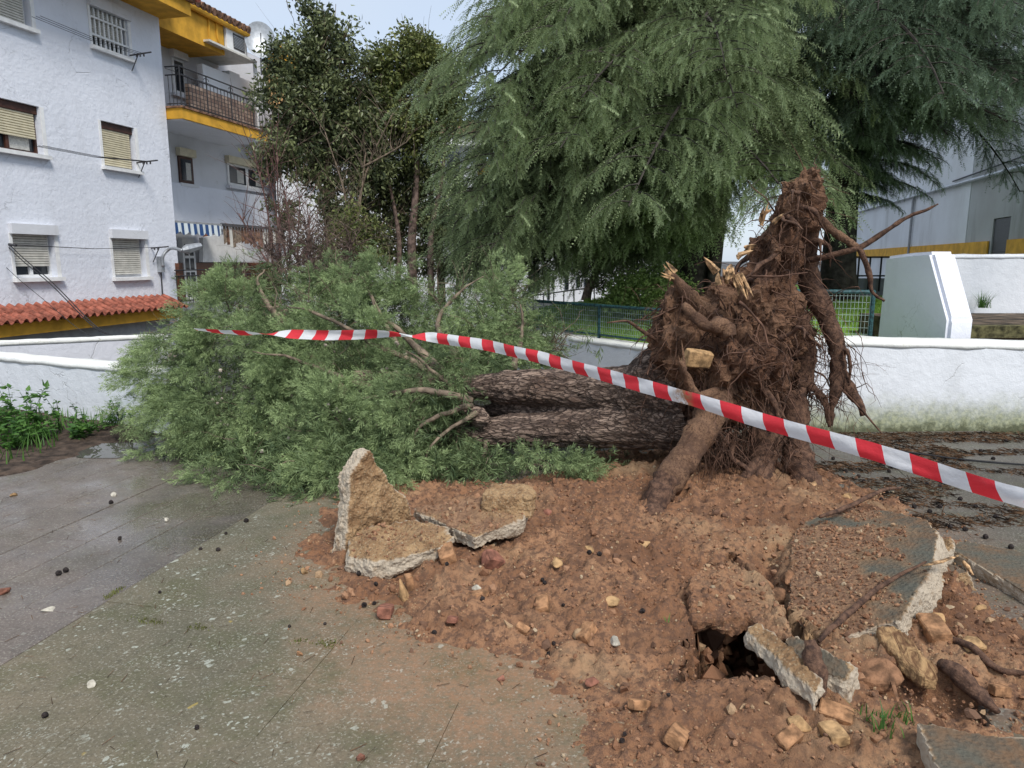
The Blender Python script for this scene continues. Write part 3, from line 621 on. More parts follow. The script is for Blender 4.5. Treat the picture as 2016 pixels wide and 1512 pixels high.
window(wins['w5'], 'white', 'pale', .80, .20)
window(wins['w6'], 'white', 'pale', 1, .20)
s0, s1, z0, z1 = wins['w2']
for k in range(9): a = s0+.03+(s1-s0-.06)*k/8; mb = MB(); fbox(mb, a-.018, a+.018, -.07, -.035, z0+.04, z1-.02); mb.build('grille_bar', M['white'], w2o)
for z in (z0+.28, z1-.25): mb = MB(); fbox(mb, s0, s1, -.034, -.012, z-.022, z+.022); mb.build('grille_rail', M['white'], w2o)
# eaves of the front block
eo = .95; ez = fac(374, 31, eo)[1]
mb = MB(); fbox(mb, -15, fac(376, 25, eo)[0], -.4, eo, ez, ez+.34); mb.build('eave', M['yellow'], apt)
mb = MB(); fbox(mb, -15, fac(376, 25, eo)[0]+.05, eo-.3, eo+.12, ez+.345, ez+.44); ea = mb.build('roof', M['oldtile'], apt)
for k in range(3):
    s = fac(376, 25, eo)[0]+.1-.24*k; MB().tube([ff(s, eo-1.2, ez+.95), ff(s, eo+.2, ez+.46)], .10, 8).build('roof_tile', M['terracotta'], ea)
# recessed part
RO_ = -1.35
zt2 = fac(333, 52)[1]; zfb = fac(333, 57, 0)[1]
sE = fac(640, 300, RO_)[0]
def rop(uL, uR, vTL, vBR): a, t1 = fac(uL, vTL, RO_); b2, b1 = fac(uR, vBR, RO_); return [a, b2, b1, t1]
mb = MB(); fbox(mb, .002, sE, RO_-.5, RO_, ZB, zfb+1.0); mb.build('recessed_wall', M['dull_white'], apt)
zl = fac(460, 378, RO_)[1]
mb = MB(); fbox(mb, .004, sE, RO_+.003, RO_+.14, fac(440, 452, RO_)[1], zl); mb.build('ledge_band', M['facade'], apt)
def rwin(r, frame, boxm, curtain, name='window'):
    s0, s1, z0, z1 = r; mb = MB()
    fbox(mb, s0, s1, RO_+.003, RO_+.05, z0, z1-.245); wo_ = mb.build(name, M[frame], apt)
    n_ = max(1, round((s1-s0)/1.0)); wd = (s1-s0)/n_
    for k in range(n_):
        g_ = MB(); fbox(g_, s0+wd*k+.09, s0+wd*(k+1)-.09, RO_+.052, RO_+.058, z0+.09, z1-.32); g_.build('pane', M['glass'], wo_)
        if curtain:
            c_ = MB(); a, b2 = s0+wd*k+.45*wd, s0+wd*(k+1)-.2*wd
            for q_ in range(10): x0_, x1_ = a+(b2-a)*q_/10, a+(b2-a)*(q_+1)/10; c_.quad(ff(x0_, RO_+.062+.008*(q_ % 2), z0+.12), ff(x1_, RO_+.062+.008*((q_+1) % 2), z0+.12), ff(x1_, RO_+.062+.008*((q_+1) % 2), z1-.42), ff(x0_, RO_+.062+.008*(q_ % 2), z1-.42))
            c_.build('curtain', M['curtain'], wo_)
    b_ = MB(); fbox(b_, s0-.05, s1+.05, RO_+.004, RO_+.17, z1-.24, z1); b_.build('shutter_box', M[boxm], wo_)
    s_ = MB(); fbox(s_, s0-.1, s1+.1, RO_+.004, RO_+.16, z0-.1, z0-.004); s_.build('sill', M['dull_white'], wo_)
rwin(rop(347, 380, 290, 364), 'brownwood', 'cream', True)
rwin(rop(444, 520, 306, 376), 'white', 'cream', True)
r = rop(334, 365, 95, 190); rwin(r, 'white', 'white', False, 'balcony_door'); 
# ochre fascia with gutter and tiles
fs1, fz_b = fac(442, 97, -.1); fz_t = fac(400, 31, -.1)[1]
mb = MB(); fbox(mb, .01, fs1, -.35, -.1, zfb, fz_t+.05); mb.build('fascia', M['yellow'], apt)
mb = MB(); fbox(mb, .01, fs1, RO_, -.36, zfb+.01, zfb+.06); mb.build('fascia_soffit', M['yellow'], apt)
pr_ = [ff(fs1-.75, -.085, zfb+.15), ff(fs1-.72, -.085, zfb+.9), ff(fs1-.55, -.085, zfb+1.05), ff(fs1-.38, -.085, zfb+.9), ff(fs1-.34, -.085, zfb+.4), ff(fs1-.1, -.085, zfb+.1)]
MB().tube(smooth_line(pr_), .035, 6).build('relief_curl', M['yellow'], apt)
g0, g1 = fac(380, 24, .05), fac(492, 75, .05); gz_ = g0[1]
MB().tube([ff(.3, .0, fz_t+.05), ff(g1[0], .0, fz_t+.05)], .09, 8).build('gutter', M['yellow'], apt)
for k in range(34):
    s = .35+.25*k
    if s > g1[0]: break
    mb = MB(); mb.tube([ff(s, .12, fz_t+.17), ff(s, -1.3, fz_t+.62)], .115, 8); mb.build('roof_tile', M['oldtile'], apt)
mb = MB(); mb.add([ff(.02, .05, fz_t+.1), ff(g1[0], .05, fz_t+.1), ff(g1[0], -2.4, fz_t+.85), ff(.02, -2.4, fz_t+.85)], [(0, 1, 2, 3)]); mb.add([ff(.02, -2.4, fz_t+.85), ff(g1[0], -2.4, fz_t+.85), ff(g1[0], -5, fz_t+.1), ff(.02, -5, fz_t+.1)], [(0, 1, 2, 3)]); mb.build('roof', M['oldtile'], apt)
mb = MB(); fbox(mb, fs1, sE, -2.2, RO_-.02, zfb-.5, fz_t+.15); mb.build('penthouse_wall', M['oldtile'], apt)
# balcony
BO = .50; bs0, bz0 = fac(360, 233, BO); bzt = fac(360, 212, BO)[1]; bs1 = fac(530, 260, BO)[0]
mb = MB(); fbox(mb, bs0, bs1, RO_+.005, BO, bz0+.002, bzt); bal = mb.build('balcony', M['yellow'], apt)
mb = MB(); fbox(mb, bs0+.05, bs1, RO_+.006, BO-.05, bz0-.02, bz0); mb.build('soffit', M['dull_white'], bal)
mb = MB(); fbox(mb, bs0-.04, bs1, RO_+.007, BO+.04, bzt+.002, bzt+.05); mb.build('slab_edge', M['oldtile'], bal)
rh = fac(360, 132, BO)[1]-bzt; rm_ = fac(360, 148, BO)[1]-bzt
def bl(o, s, z): return ff(s, o, bzt+z)
for z in (.12, rm_, rh): MB().tube([bl(.02, bs0+.03, z), bl(BO-.03, bs0+.03, z), bl(BO-.03, bs1, z)], .02 if z > .2 else .014, 6).build('rail', M['iron'], bal)
nb = int((bs1-bs0)/.165); bme = None
for k in range(nb):
    s = bs0+.03+.165*k; h_ = rh if k % 7 == 0 else rm_
    MB().tube([bl(BO-.03, s, .06), bl(BO-.03, s, h_)], .02 if k % 7 == 0 else .011, 5).build('baluster', M['iron'], bal)
for o_ in (.1, .22, .34): MB().tube([bl(o_, bs0+.03, .06), bl(o_, bs0+.03, rm_)], .011, 5).build('baluster', M['iron'], bal)
for k in range(0, nb, 7):
    s = bs0+.03+.165*k
    for sg in (1, -1):
        sp = [bl(BO-.03, s+sg*(.06+.055*math.cos(a)), (rm_+rh)/2-.02+.055*math.sin(a)) for a in np.linspace(0, 5, 12)]
        MB().tube(sp+[bl(BO-.03, s+sg*.55, rm_+.02)], .009, 4).build('scroll', M['iron'], bal)
# stone-look low wall behind the railing
m, t, b, o = newmat('stone_cladding'); q = NT(t); br = q.n('ShaderNodeTexBrick'); br.inputs['Scale'].default_value = 1; br.inputs['Brick Width'].default_value = .34; br.inputs['Row Height'].default_value = .11; br.inputs['Mortar Size'].default_value = .012
for k, c_ in (('Color1', (.34, .25, .19, 1)), ('Color2', (.16, .10, .075, 1)), ('Mortar', (.06, .045, .035, 1))): br.inputs[k].default_value = c_
px_ = q.sep(q.P()); cb_ = q.n('ShaderNodeCombineXYZ'); q.lk(q.math('ADD', px_[0], px_[1]), cb_.inputs[0]); q.lk(px_[2], cb_.inputs[1]); q.lk(cb_.outputs[0], br.inputs['Vector'])
q.lk(br.outputs['Color'], b.inputs['Base Color']); M['clad'] = m
cs0, cz1 = fac(372, 162, -.15); cs1 = fac(500, 200, -.15)[0]
mb = MB(); fbox(mb, cs0, cs1, -.3, -.15, bzt+.055, bzt+.95); mb.build('stone_cladding', M['clad'], bal)
# stepped terrace wall with white canopy and post
sw = thing('stepped_wall', 'white stepped terrace wall beside the balcony canopy', 'wall', tuple(ff(3, -.6, bzt)))
sx = [fac(u, 150, -.7)[0] for u in (400, 452, 472, 500)]
for k, (v) in enumerate((126, 139, 152)):
    mb = MB(); fbox(mb, sx[k]+.003*k, sx[k+1], -.9, -.7, bzt+.06, fac((400, 452, 472)[k], v, -.7)[1]); mb.build('step_block', M['wall_t'] if 'wall_t' in M else M['parapet'], sw)
cn = thing('terrace_canopy', 'pale sloping canopy on a white post above the terrace', 'canopy', tuple(ff(5, 0, bzt)))
c1 = fac(505, 104, .1); cs_ = fac(413, 98, .1)[0]; zc = fac(460, 103, .1)[1]
mb = MB(); z_a = z_b2 = zc
fbox(mb, cs_, c1[0], -1.33, .1, zc, zc+.06); mb.build('canopy_sheet', M['pale'], cn)
mb = MB(); fbox(mb, c1[0]-.10, c1[0]-.01, .0, .09, bzt+.06, z_b2-.004); mb.build('post', M['white'], cn)
mb = MB(); fbox(mb, sx[2], c1[0]-.1, -1.2, -.95, bzt+1.0, z_a-.2); mb.build('back_panel', M['pale'], cn)
ob = thing('terrace_blind', 'drop down orange canvas blind on the next terrace', 'blind', tuple(ff(c1[0]+.6, .3, bzt)))
mb = MB(); n_ = 16; b0_, b1_ = c1[0]+.12, c1[0]+4
for k in range(n_): a, b2 = b0_+(b1_-b0_)*k/n_, b0_+(b1_-b0_)*(k+1)/n_; oo, o2 = .32+.03*(k % 2), .32+.03*((k+1) % 2); mb.quad(ff(a, oo, bzt+.9), ff(b2, o2, bzt+.9), ff(b2, o2, z_b2+.05), ff(a, oo, z_b2+.05))
mb.build('canvas', M['orange'], ob); mb = MB(); fbox(mb, b0_, b1_, .28, .40, bzt+.80, bzt+.895); mb.build('bottom_bar', M['white'], ob); mb = MB(); fbox(mb, b0_, b1_, .2, .42, z_b2+.055, z_b2+.16); mb.build('cassette', M['darkmetal'], ob)
# air conditioner
a0 = list(fac(447, 96, -.02)); a1 = fac(486, 66, -.02); a0[1] = zc+.07; ah_ = fac(466, 61, -.02)[1]-a0[1]; ac = thing('air_conditioner', 'white air conditioner outdoor unit under the tiled roof edge', 'air conditioner', tuple(ff(a0[0], -.1, a0[1])))
mb = MB(); fbox(mb, a0[0]+.05, a1[0], -.5, -.05, a0[1]+.02, a0[1]+ah_); mb.build('casing', M['white'], ac)
mb = MB(); fbox(mb, a0[0]+.40, a1[0]-.15, -.05, -.035, a0[1]+.12, a0[1]+ah_-.1); mb.build('fan_recess', M['darkmetal'], ac)
for k in range(8): z = a0[1]+.17+(ah_-.32)/8*k; mb = MB(); fbox(mb, a0[0]+.40, a1[0]-.15, -.034, -.02, z, z+.018); mb.build('grille_bar', M['alu'], ac)
mb = MB(); [fbox(mb, a0[0]+.046, a0[0]+.05, -.45+.05*k, -.43+.05*k, a0[1]+.1, a0[1]+ah_-.1) for k in range(7)]; mb.build('side_vent', M['darkmetal'], ac)
# satellite dish
dc = P(512, 82, 25); ds = thing('satellite_dish', 'large pale satellite dish above the terrace canopy', 'satellite dish', tuple(dc))
V = []; F = []; nr = Vector((.35, -.9, .25)).normalized(); t1_ = nr.cross(Vector((0, 0, 1))).normalized(); t2_ = nr.cross(t1_)
for r_ in range(7):
    for k in range(28): rr = .62*r_/6; a = k*2*math.pi/28; p = Vector(dc)+t1_*math.cos(a)*rr*.78+t2_*math.sin(a)*rr+nr*(rr*rr*.35); V.append(tuple(p))
for r_ in range(6):
    for k in range(28): F.append((r_*28+k, r_*28+(k+1) % 28, (r_+1)*28+(k+1) % 28, (r_+1)*28+k))
mb = MB(); mb.add(V, F); mb.build('reflector', M['alu'], ds, True)
MB().tube([Vector(dc)-t2_*-.6, Vector(dc)+nr*.7-t2_*-.1], .018, 5).build('feed_arm', M['alu'], ds)
MB().tube([Vector(dc)-nr*.05, Vector(dc)-nr*.3-Vector((0, 0, .9))], .03, 6).build('mast', M['alu'], ds)
mb = MB(); e_ = P(545, 110, 26); mb.box(e_[0]-.3, e_[0]+.45, 26, 27, 8.2, P(545, 85, 26)[2]); tag(mb.build('ochre_chimney', M['yellow']), 'ochre block on the roof behind the satellite dish', 'chimney')
# ground floor terrace: awning, door, wreath, tiled dado, railing
TO = RO_+.16; tz0 = fac(375, 590, RO_)[1]
aw = thing('striped_awning', 'blue and white striped awning valance over the terrace door', 'awning', tuple(ff(.3, -.2, fac(395, 450, -.2)[1])))
az1, az0 = fac(360, 439, -.2)[1], fac(360, 459, -.2)[1]; as0, as1 = .02, fac(435, 450, -.2)[0]
m, t, b, o = newmat('striped_canvas'); q = NT(t); px_ = q.sep(q.P()); sv = q.math('FRACT', q.math('MULTIPLY', q.math('ADD', q.math('MULTIPLY', px_[0], float(FD[0])), q.math('MULTIPLY', px_[1], float(FD[1]))), 3.6))
q.lk(q.mix(q.math('GREATER_THAN', sv, .5), (.62, .68, .70), (.025, .07, .19)), b.inputs['Base Color']); M['stripe'] = m
V = []; F = []; n_ = 48
for k in range(n_+1): s = as0+(as1-as0)*k/n_; wv = .02*math.sin(k*.9); V += [ff(s, -.2+wv*.5, az1), ff(s, -.18+wv, az0-.10*abs(math.sin(k*math.pi/8))+.05)]
F = [(2*k, 2*k+1, 2*k+3, 2*k+2) for k in range(n_)]; mb = MB(); mb.add(V, F); mb.build('valance', M['stripe'], aw)
mb = MB(); fbox(mb, as0, as1+.1, -1.1, -.22, az1-.02, az1+.06); mb.build('roller_box', M['grey'], aw)
fr = thing('fringed_blind', 'old brown fringed blind hanging beside the striped awning', 'blind', tuple(ff(as1+.3, -.3, az1)))
for k in range(26): s = as1+.25+.16*k; mb = MB(); h_ = random.uniform(.45, .75); mb.quad(ff(s, -.3, az1-h_), ff(s+.14, -.28, az1-h_*random.uniform(.8, 1)), ff(s+.14, -.3, az1), ff(s, -.3, az1)); mb.build('strip', random.choice([M['oldtile'], M['branch'], M['pale']]), fr)
mb = MB(); fbox(mb, as1+.2, as1+4.6, -.36, -.24, az1+.003, az1+.09); mb.build('headrail', M['darkmetal'], fr)
d0, d1 = fac(362, 520, TO)[0], fac(386, 520, TO)[0]; dzt = fac(372, 470, TO)[1]
mb = MB(); fbox(mb, d0, d1, RO_+.004, TO, tz0-.3, dzt); dr = mb.build('terrace_door', M['white'], apt)
for r_ in range(4):
    for k in range(2): mb = MB(); sa = d0+.07+(d1-d0-.1)*.5*k; h_ = (dzt-tz0-.2)/4; fbox(mb, sa, sa+(d1-d0-.1)*.5-.06, TO+.003, TO+.008, tz0+.1+h_*r_, tz0+.1+h_*(r_+1)-.08); mb.build('pane', M['glass'], dr)
dadoz = fac(450, 517, TO)[1]
m, t, b, o = newmat('glazed_brown_tile'); q = NT(t); br = q.n('ShaderNodeTexBrick'); br.offset = 0; br.inputs['Scale'].default_value = 1; br.inputs['Brick Width'].default_value = .2; br.inputs['Row Height'].default_value = .2; br.inputs['Mortar Size'].default_value = .006
for k, c_ in (('Color1', (.15, .052, .022, 1)), ('Color2', (.11, .036, .016, 1)), ('Mortar', (.05, .025, .015, 1))): br.inputs[k].default_value = c_
px_ = q.sep(q.P()); cb_ = q.n('ShaderNodeCombineXYZ'); q.lk(px_[1], cb_.inputs[0]); q.lk(px_[2], cb_.inputs[1]); q.lk(cb_.outputs[0], br.inputs['Vector']); q.lk(br.outputs['Color'], b.inputs['Base Color']); b.inputs['Roughness'].default_value = .3; M['browntile'] = m
mb = MB(); fbox(mb, d1+.02, sE, RO_+.004, TO-.03, ZB, dadoz); fbox(mb, -.3, d0-.02, RO_+.004, TO-.03, ZB, dadoz); mb.build('tiled_dado', M['browntile'], apt)
mb = MB(); fbox(mb, fac(345, 530)[0], -.002, .003, .03, ZB, fac(350, 518)[1]); mb.build('corner_tiles', M['browntile'], apt)
mb = MB(); fbox(mb, .0, 7, RO_+.2, -.0, ZB, tz0); mb.build('terrace_floor', M['grey'], apt)
wr = thing('wreath', 'round red and white wreath on the terrace wall', 'wreath', tuple(ff(fac(408, 475, RO_+.02)[0], RO_+.03, fac(408, 475, RO_+.02)[1])))
wc = ff(fac(408, 475, RO_+.02)[0], RO_+.06, fac(408, 475, RO_+.02)[1])
MB().tube([wc+FD*.2*math.cos(a)+np.array([0, 0, .2*math.sin(a)]) for a in np.linspace(0, 2*math.pi, 24)], .06, 6).build('ring', M['redbrick'], wr, True)
for k in range(7): a = k*.9; c_ = wc+FD*.2*math.cos(a)+np.array([0, 0, .2*math.sin(a)]); MB().tube([c_, c_+FN*.08], [.05, .03], 6).build('flower', M['palestone'], wr)
tr_ = thing('terrace_railing', 'black iron terrace railing in front of the brown tiles', 'railing', tuple(ff(0, .05, tz0)))
rz1, rz2 = fac(400, 531, .0)[1], fac(400, 542, .0)[1]
for z in (rz1, rz2, tz0+.1): MB().tube([ff(-.25, .06, z), ff(4.5, .06, z)], .018, 5).build('rail', M['iron'], tr_)
for k in range(28): s = -.2+.165*k; MB().tube([ff(s, .06, tz0), ff(s, .06, rz2)], .011, 4).build('baluster', M['iron'], tr_)
# white curved stair wall
cw = [ff(*q_) for q_ in ()]
prof = [(432, 462), (445, 462), (462, 466), (478, 480), (490, 498), (500, 515), (512, 516), (400, 516), (400, 468)]
pw = [PL(u, v, FO+FN*(-1.0), FN) for u, v in prof]
bm = bmesh.new(); va = [bm.verts.new(p) for p in pw]; vb = [bm.verts.new(p-FN*.15) for p in pw]; bm.faces.new(va); bm.faces.new(vb[::-1])
for k in range(len(pw)): bm.faces.new((va[k], vb[k], vb[(k+1) % len(pw)], va[(k+1) % len(pw)]))
bmesh.ops.recalc_face_normals(bm, faces=bm.faces); me = bpy.data.meshes.new('curved_wall'); bm.to_mesh(me); bm.free()
tag(link('curved_wall', me, M['white']), 'white wall with a curved sloping top on the ground floor terrace', 'wall')
# porch roof of terracotta tiles over an ochre beam
po = .62; pz_t = fac(300, 587, 0)[1]; pz_e = fac(330, 607, po)[1]; ps1 = fac(366, 605, po)[0]; ps0 = -12.
porch = thing('tiled_porch', 'porch roof of red clay tiles over an ochre beam', 'porch', tuple(ff(0, 0, 0)))
def tile_mesh():
    V = []; F = []; w = .225; n_ = 10
    for e, (o_, z_) in enumerate(((0, 0), (.40, -.20*.0))):
        for k in range(n_+1):
            t_ = k/n_; zz = .055*math.sin(t_*2*math.pi)+.0; V += [(w*t_*1.04, o_, zz), (w*t_*1.04, o_, zz-.016)]
    m1 = 2*(n_+1)
    for k in range(n_): F += [(2*k, 2*k+2, m1+2*k+2, m1+2*k), (2*k+1, m1+2*k+1, m1+2*k+3, 2*k+3), (m1+2*k, m1+2*k+2, m1+2*k+3, m1+2*k+1)]
    me = bpy.data.meshes.new('roof_tile'); me.from_pydata(V, [], F); me.polygons.foreach_set('use_smooth', [True]*len(F)); me.materials.append(M['terracotta']); return me
tme = tile_mesh(); slope = math.atan2(pz_t-pz_e, po); ang = math.atan2(FD[1], FD[0])
Rz = Matrix.Rotation(ang, 4, 'Z') @ Matrix.Scale(-1, 4, (0, 1, 0)) @ Matrix.Rotation(slope, 4, 'X').inverted()
for row in range(2):
    n_ = int((ps1-ps0)/.225)
    for k in range(n_):
        s = ps1-.225*(k+1); o_ = .02+row*.31; z = pz_t+.05-row*.31*math.tan(slope)+.012*(1-row)
        o2 = bpy.data.objects.new('roof_tile', tme); COL.objects.link(o2); o2.parent = porch
        p = ff(s, o_, z+random.uniform(-.006, .006))-np.array(porch.location)
        o2.matrix_local = Matrix.Translation(Vector(p)) @ Rz @ Matrix.Rotation(random.uniform(-.02, .02), 4, 'Z')
mb = MB(); fbox(mb, ps0, ps1-.05, .003, po-.12, fac(100, 655, po)[1], pz_e-.03); mb.build('beam', M['yellow'], porch)
mb = MB(); fbox(mb, ps0, ps1-.3, -.2, .30, ZB, fac(100, 655, po)[1]-.004); mb.build('garage_wall', M['grey'], porch)
mb = MB(); g0 = fac(45, 679, .3); g1 = fac(140, 668, .3); fbox(mb, g0[0], g1[0], .302, .32, ZB, g1[1]); mb.build('garage_opening', M['darkmetal'], porch)
# lamp, clothes lines, cables
lp = thing('wall_lamp', 'grey street lamp on a curved arm fixed to the corner of the facade', 'street lamp', tuple(ff(*[fac(317, 522, .1)[0], .1, fac(317, 522, .1)[1]])))
ls, lz = fac(318, 525, .08); 
mb = MB(); fbox(mb, ls-.08, ls+.08, .003, .12, lz-.15, lz+.28); mb.build('bracket', M['alu'], lp)
hs, hz_ = fac(365, 493, 1.1)
MB().tube(smooth_line([ff(ls, .13, lz), ff(ls, .16, lz+.3), ff(ls+.1, .35, lz+.5), ff(hs, 1.0, hz_)]), .045, 8).build('arm', M['alu'], lp, True)
a_ = ff(hs, 1.0, hz_); b_ = P(395, 484, a_[1]+.4)
MB().tube([a_, a_+(b_-a_)*.25, b_], [.06, .13, .09], 8).build('lamp_head', M['alu'], lp)
MB().tube(smooth_line([ff(ls, .05, lz-.15), ff(ls, .05, lz-1.0), ff(ls+.15, .05, lz-1.35), ff(ls+.5, .05, lz-1.5)]), .02, 5).build('cable', M['darkmetal'], lp)
def clothesline(u0, v0, u1, v1, off, label, nl=3, bracket=True):
    s0, z0 = fac(u0, v0, off); s1, z1 = fac(u1, v1, off); c = thing('clothes_line', label, 'clothes line', tuple(ff(s1, 0, z1)))
    for k in range(nl): MB().tube([ff(s0, off-.1+.11*k, z0), ff((s0+s1)/2, off-.1+.11*k, (z0+z1)/2-.06), ff(s1, off-.1+.11*k, z1)], .006, 4).build('line', M['cable'], c)
    MB().tube([ff(s1, .0, z1-.02), ff(s1, off+.35, z1+.02)], .02, 6).build('arm', M['darkmetal'], c); MB().tube([ff(s1, .02, z1-.4), ff(s1, .25, z1-.02)], .014, 5).build('brace', M['darkmetal'], c)
    for k in range(nl): MB().tube([ff(s1, off-.1+.11*k, z1-.07), ff(s1, off-.1+.11*k, z1)], .022, 5).build('pulley', M['darkmetal'], c)
clothesline(70, 32, 275, 106, .3, 'clothes line with bracket beside the barred top floor window')
clothesline(75, 287, 288, 318, .3, 'clothes line across the first floor shuttered windows')
clothesline(30, 482, 310, 487, .2, 'faint clothes line between the two lower shuttered windows', 2)
cb = thing('overhead_cable', 'black power cables sagging from the facade to the parapet', 'cable', tuple(P(0, 470, 15)))
for k, (du, dv) in enumerate(((0, 0), (4, -3), (-14, 30))):
    r_ = .011 if k < 2 else .006; MB().tube(smooth_line([P(-60+du, 405+dv, 16.5), P(30+du, 500+dv, 15.5), P(100+du, 560+dv, 14.5), P(180+du, 640+dv*.5, 13), P(225+du*.5, 665, 12), P(250, 700, 11.3)], 5), r_, 5, False).build('cable_strand', M['cable'], cb)
MB().tube([P(-20, 476, 15.8), P(32, 483, 15.6)], .03, 5).build('arm', M['darkmetal'], cb)
# ================================================================ FOLIAGE TOOLS
def norm(a): return a/(np.linalg.norm(a, axis=-1, keepdims=True)+1e-9)
def instance(T, F, pos, X, scale, droop=0., roll=None, flat=None):
    """copies template T (axis +x, unit length) to every pos along X; bends it down by gravity"""
    N = len(pos); X = norm(X); r = RNG.normal(size=(N, 3)) if flat is None else flat
    Y = norm(np.cross(r, X)); Z = np.cross(X, Y); R = np.stack([X, Y, Z], 1)*np.asarray(scale)[:, None, None]
    V = np.einsum('vk,nkj->nvj', T, R); d = T[:, 0][None, :]*np.asarray(scale)[:, None]
    V[..., 2] -= np.asarray(droop).reshape(-1, 1)*d**2 if np.ndim(droop) else droop*d**2
    V += pos[:, None, :]; Fo = (np.arange(N)[:, None, None]*len(T)+F[None]).reshape(-1, F.shape[1])
    return V.reshape(-1, 3), Fo
def spray_template(n, seed, fl=.8, w=.028, ang=34, lmax=.30):
    g = np.random.default_rng(seed); V = []; F = []
    for k in range(n):
        x = .03+.95*(k+.5)/n; l = lmax*(1-x)**.6+.09; th = g.uniform(0, 2*math.pi); ca = math.radians(ang+g.uniform(-12, 12))
        rad = np.array([0, math.cos(th), math.sin(th)*fl]); d = np.array([math.cos(ca), 0, 0])+rad*math.sin(ca); s = np.cross(d, g.normal(size=3)); s /= np.linalg.norm(s)
        b = np.array([x, 0, 0]); i = len(V); V += [b, b+d*l*.45+s*w, b+d*l, b+d*l*.45-s*w]; F.append((i, i+1, i+2, i+3))
    i = len(V); V += [np.array([0, -.008, 0]), np.array([0, .008, 0]), np.array([1.05, .004, 0]), np.array([1.05, -.004, 0])]; F.append((i, i+1, i+2, i+3))
    return np.array(V), np.array(F)
CYP = [spray_template(14, s, 1., .023, 34, .44) for s in (1, 2, 3, 4)]
def needle_template(n, per, seed, ln=.17, w=.022):
    g = np.random.default_rng(seed); V = []; F = []
    for k in range(n):
        x = k/(n-1)*.97
        for p in range(per):
            th = g.uniform(0, 2*math.pi); d = np.array([.55, math.cos(th), math.sin(th)]); d /= np.linalg.norm(d); s = np.cross(d, [1, 0, 0]); s /= np.linalg.norm(s); b = np.array([x, 0, 0]); l = ln*g.uniform(.7, 1.15)*(1-.35*x)
            i = len(V); V += [b-s*w, b+s*w, b+d*l]; F.append((i, i+1, i+2))
    return np.array(V), np.array(F)
CED = [needle_template(11, 4, s) for s in (5, 6, 7)]
def cat_inst(parts):
    V = []; F = []; n = 0; A = []
    for v, f, a in parts: V.append(v); F.append(f+n); A.append(a); n += len(v)
    return np.concatenate(V), np.concatenate(F), np.concatenate(A)
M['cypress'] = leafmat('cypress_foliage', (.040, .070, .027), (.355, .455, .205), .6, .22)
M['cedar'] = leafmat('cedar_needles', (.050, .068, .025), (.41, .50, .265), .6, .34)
M['cedar_dark'] = leafmat('dark_cedar_needles', (.035, .055, .028), (.28, .37, .25), .6, .25)
M['privet'] = leafmat('glossy_leaf', (.042, .058, .025), (.23, .26, .115), .35, .18)
M['privet2'] = leafmat('yellow_green_leaf', (.07, .095, .03), (.25, .27, .085), .4, .22)
M['hedge'] = leafmat('hedge_leaf', (.13, .20, .055), (.38, .50, .16), .45, .25)
M['weed'] = leafmat('weed_leaf', (.045, .12, .025), (.12, .24, .05), .5, .3)
# ================================================================ FALLEN TREE
ft = thing('fallen_tree', 'uprooted cypress lying on its side with trunk, green crown and torn root plate', 'fallen tree', tuple(G(1450, 985)))
# ---- bark: two limbs fused towards the root collar
bark, t, b, o = newmat('furrowed_bark'); q = NT(t)
v_ = q.noise(16, 7, .65, (.10, 1, 1), dist=.8); w_ = q.vor(26, 'DISTANCE_TO_EDGE', 'Distance')
c = q.mix(q.ramp(v_, .35, .65), (.095, .064, .049), (.37, .27, .21)); c = q.mix(q.math('MULTIPLY', q.ramp(q.noise(2.5, 4), .5, .7), .5), c, (.17, .095, .06)); mp_ = q.n('ShaderNodeMapping'); mp_.inputs['Scale'].default_value = (.16, 1, 1); q.lk(q.P(), mp_.inputs[0]); wn_ = q.noise(9, 5, .7, (.3, 1, 1)); av_ = q.n('ShaderNodeVectorMath', operation='ADD'); cb2 = q.n('ShaderNodeCombineXYZ'); q.lk(q.math('MULTIPLY', wn_, .10), cb2.inputs[1]); q.lk(q.math('MULTIPLY', wn_, .08), cb2.inputs[2]); q.lk(mp_.outputs[0], av_.inputs[0]); q.lk(cb2.outputs[0], av_.inputs[1]); w_ = q.ramp(q.vor(38, 'DISTANCE_TO_EDGE', 'Distance', vec=av_.outputs[0]), .0, .16); c = q.mix(w_, (.105, .072, .058), c)
q.lk(c, b.inputs['Base Color']); b.inputs['Roughness'].default_value = .95; q.bump(q.math('ADD', q.math('ADD', v_, q.math('MULTIPLY', w_, .6)), q.math('MULTIPLY', q.noise(60, 4, .7, (.3, 1, 1)), .4)), 1., .03, b); M['bark'] = bark
tb = []
def addtube(pts, r, n=14): tb.append(tube_np(smooth_line(pts, 8), np.interp(np.linspace(0, 1, (len(pts)-1)*8+1), np.linspace(0, 1, len(pts)), r), n))
addtube([P(700, 748, 6.1), P(850, 760, 5.85), P(1000, 764, 5.65), P(1130, 766, 5.5), P(1250, 772, 5.4), P(1345, 770, 5.25)], [.07, .11, .138, .16, .205, .29])
addtube([P(760, 880, 5.7), P(870, 862, 5.65), P(960, 850, 5.55), P(1060, 846, 5.48), P(1180, 840, 5.4), P(1280, 832, 5.32), P(1360, 815, 5.22)], [.06, .10, .14, .148, .175, .225, .28])
addtube([P(860, 815, 5.95), P(990, 808, 5.74), P(1120, 804, 5.60), P(1250, 800, 5.45)], [.05, .08, .11, .20])
addtube([P(1230, 790, 5.4), P(1290, 750, 5.3), P(1340, 715, 5.2)], [.2, .22, .2])
addtube([P(905, 800, 5.55), P(940, 822, 5.45), P(962, 838, 5.42)], [.06, .085, .05])
V = []; F = []; n = 0
mb = MB()
for v, f in tb: mb.add(v, [tuple(x) for a in f for x in a])
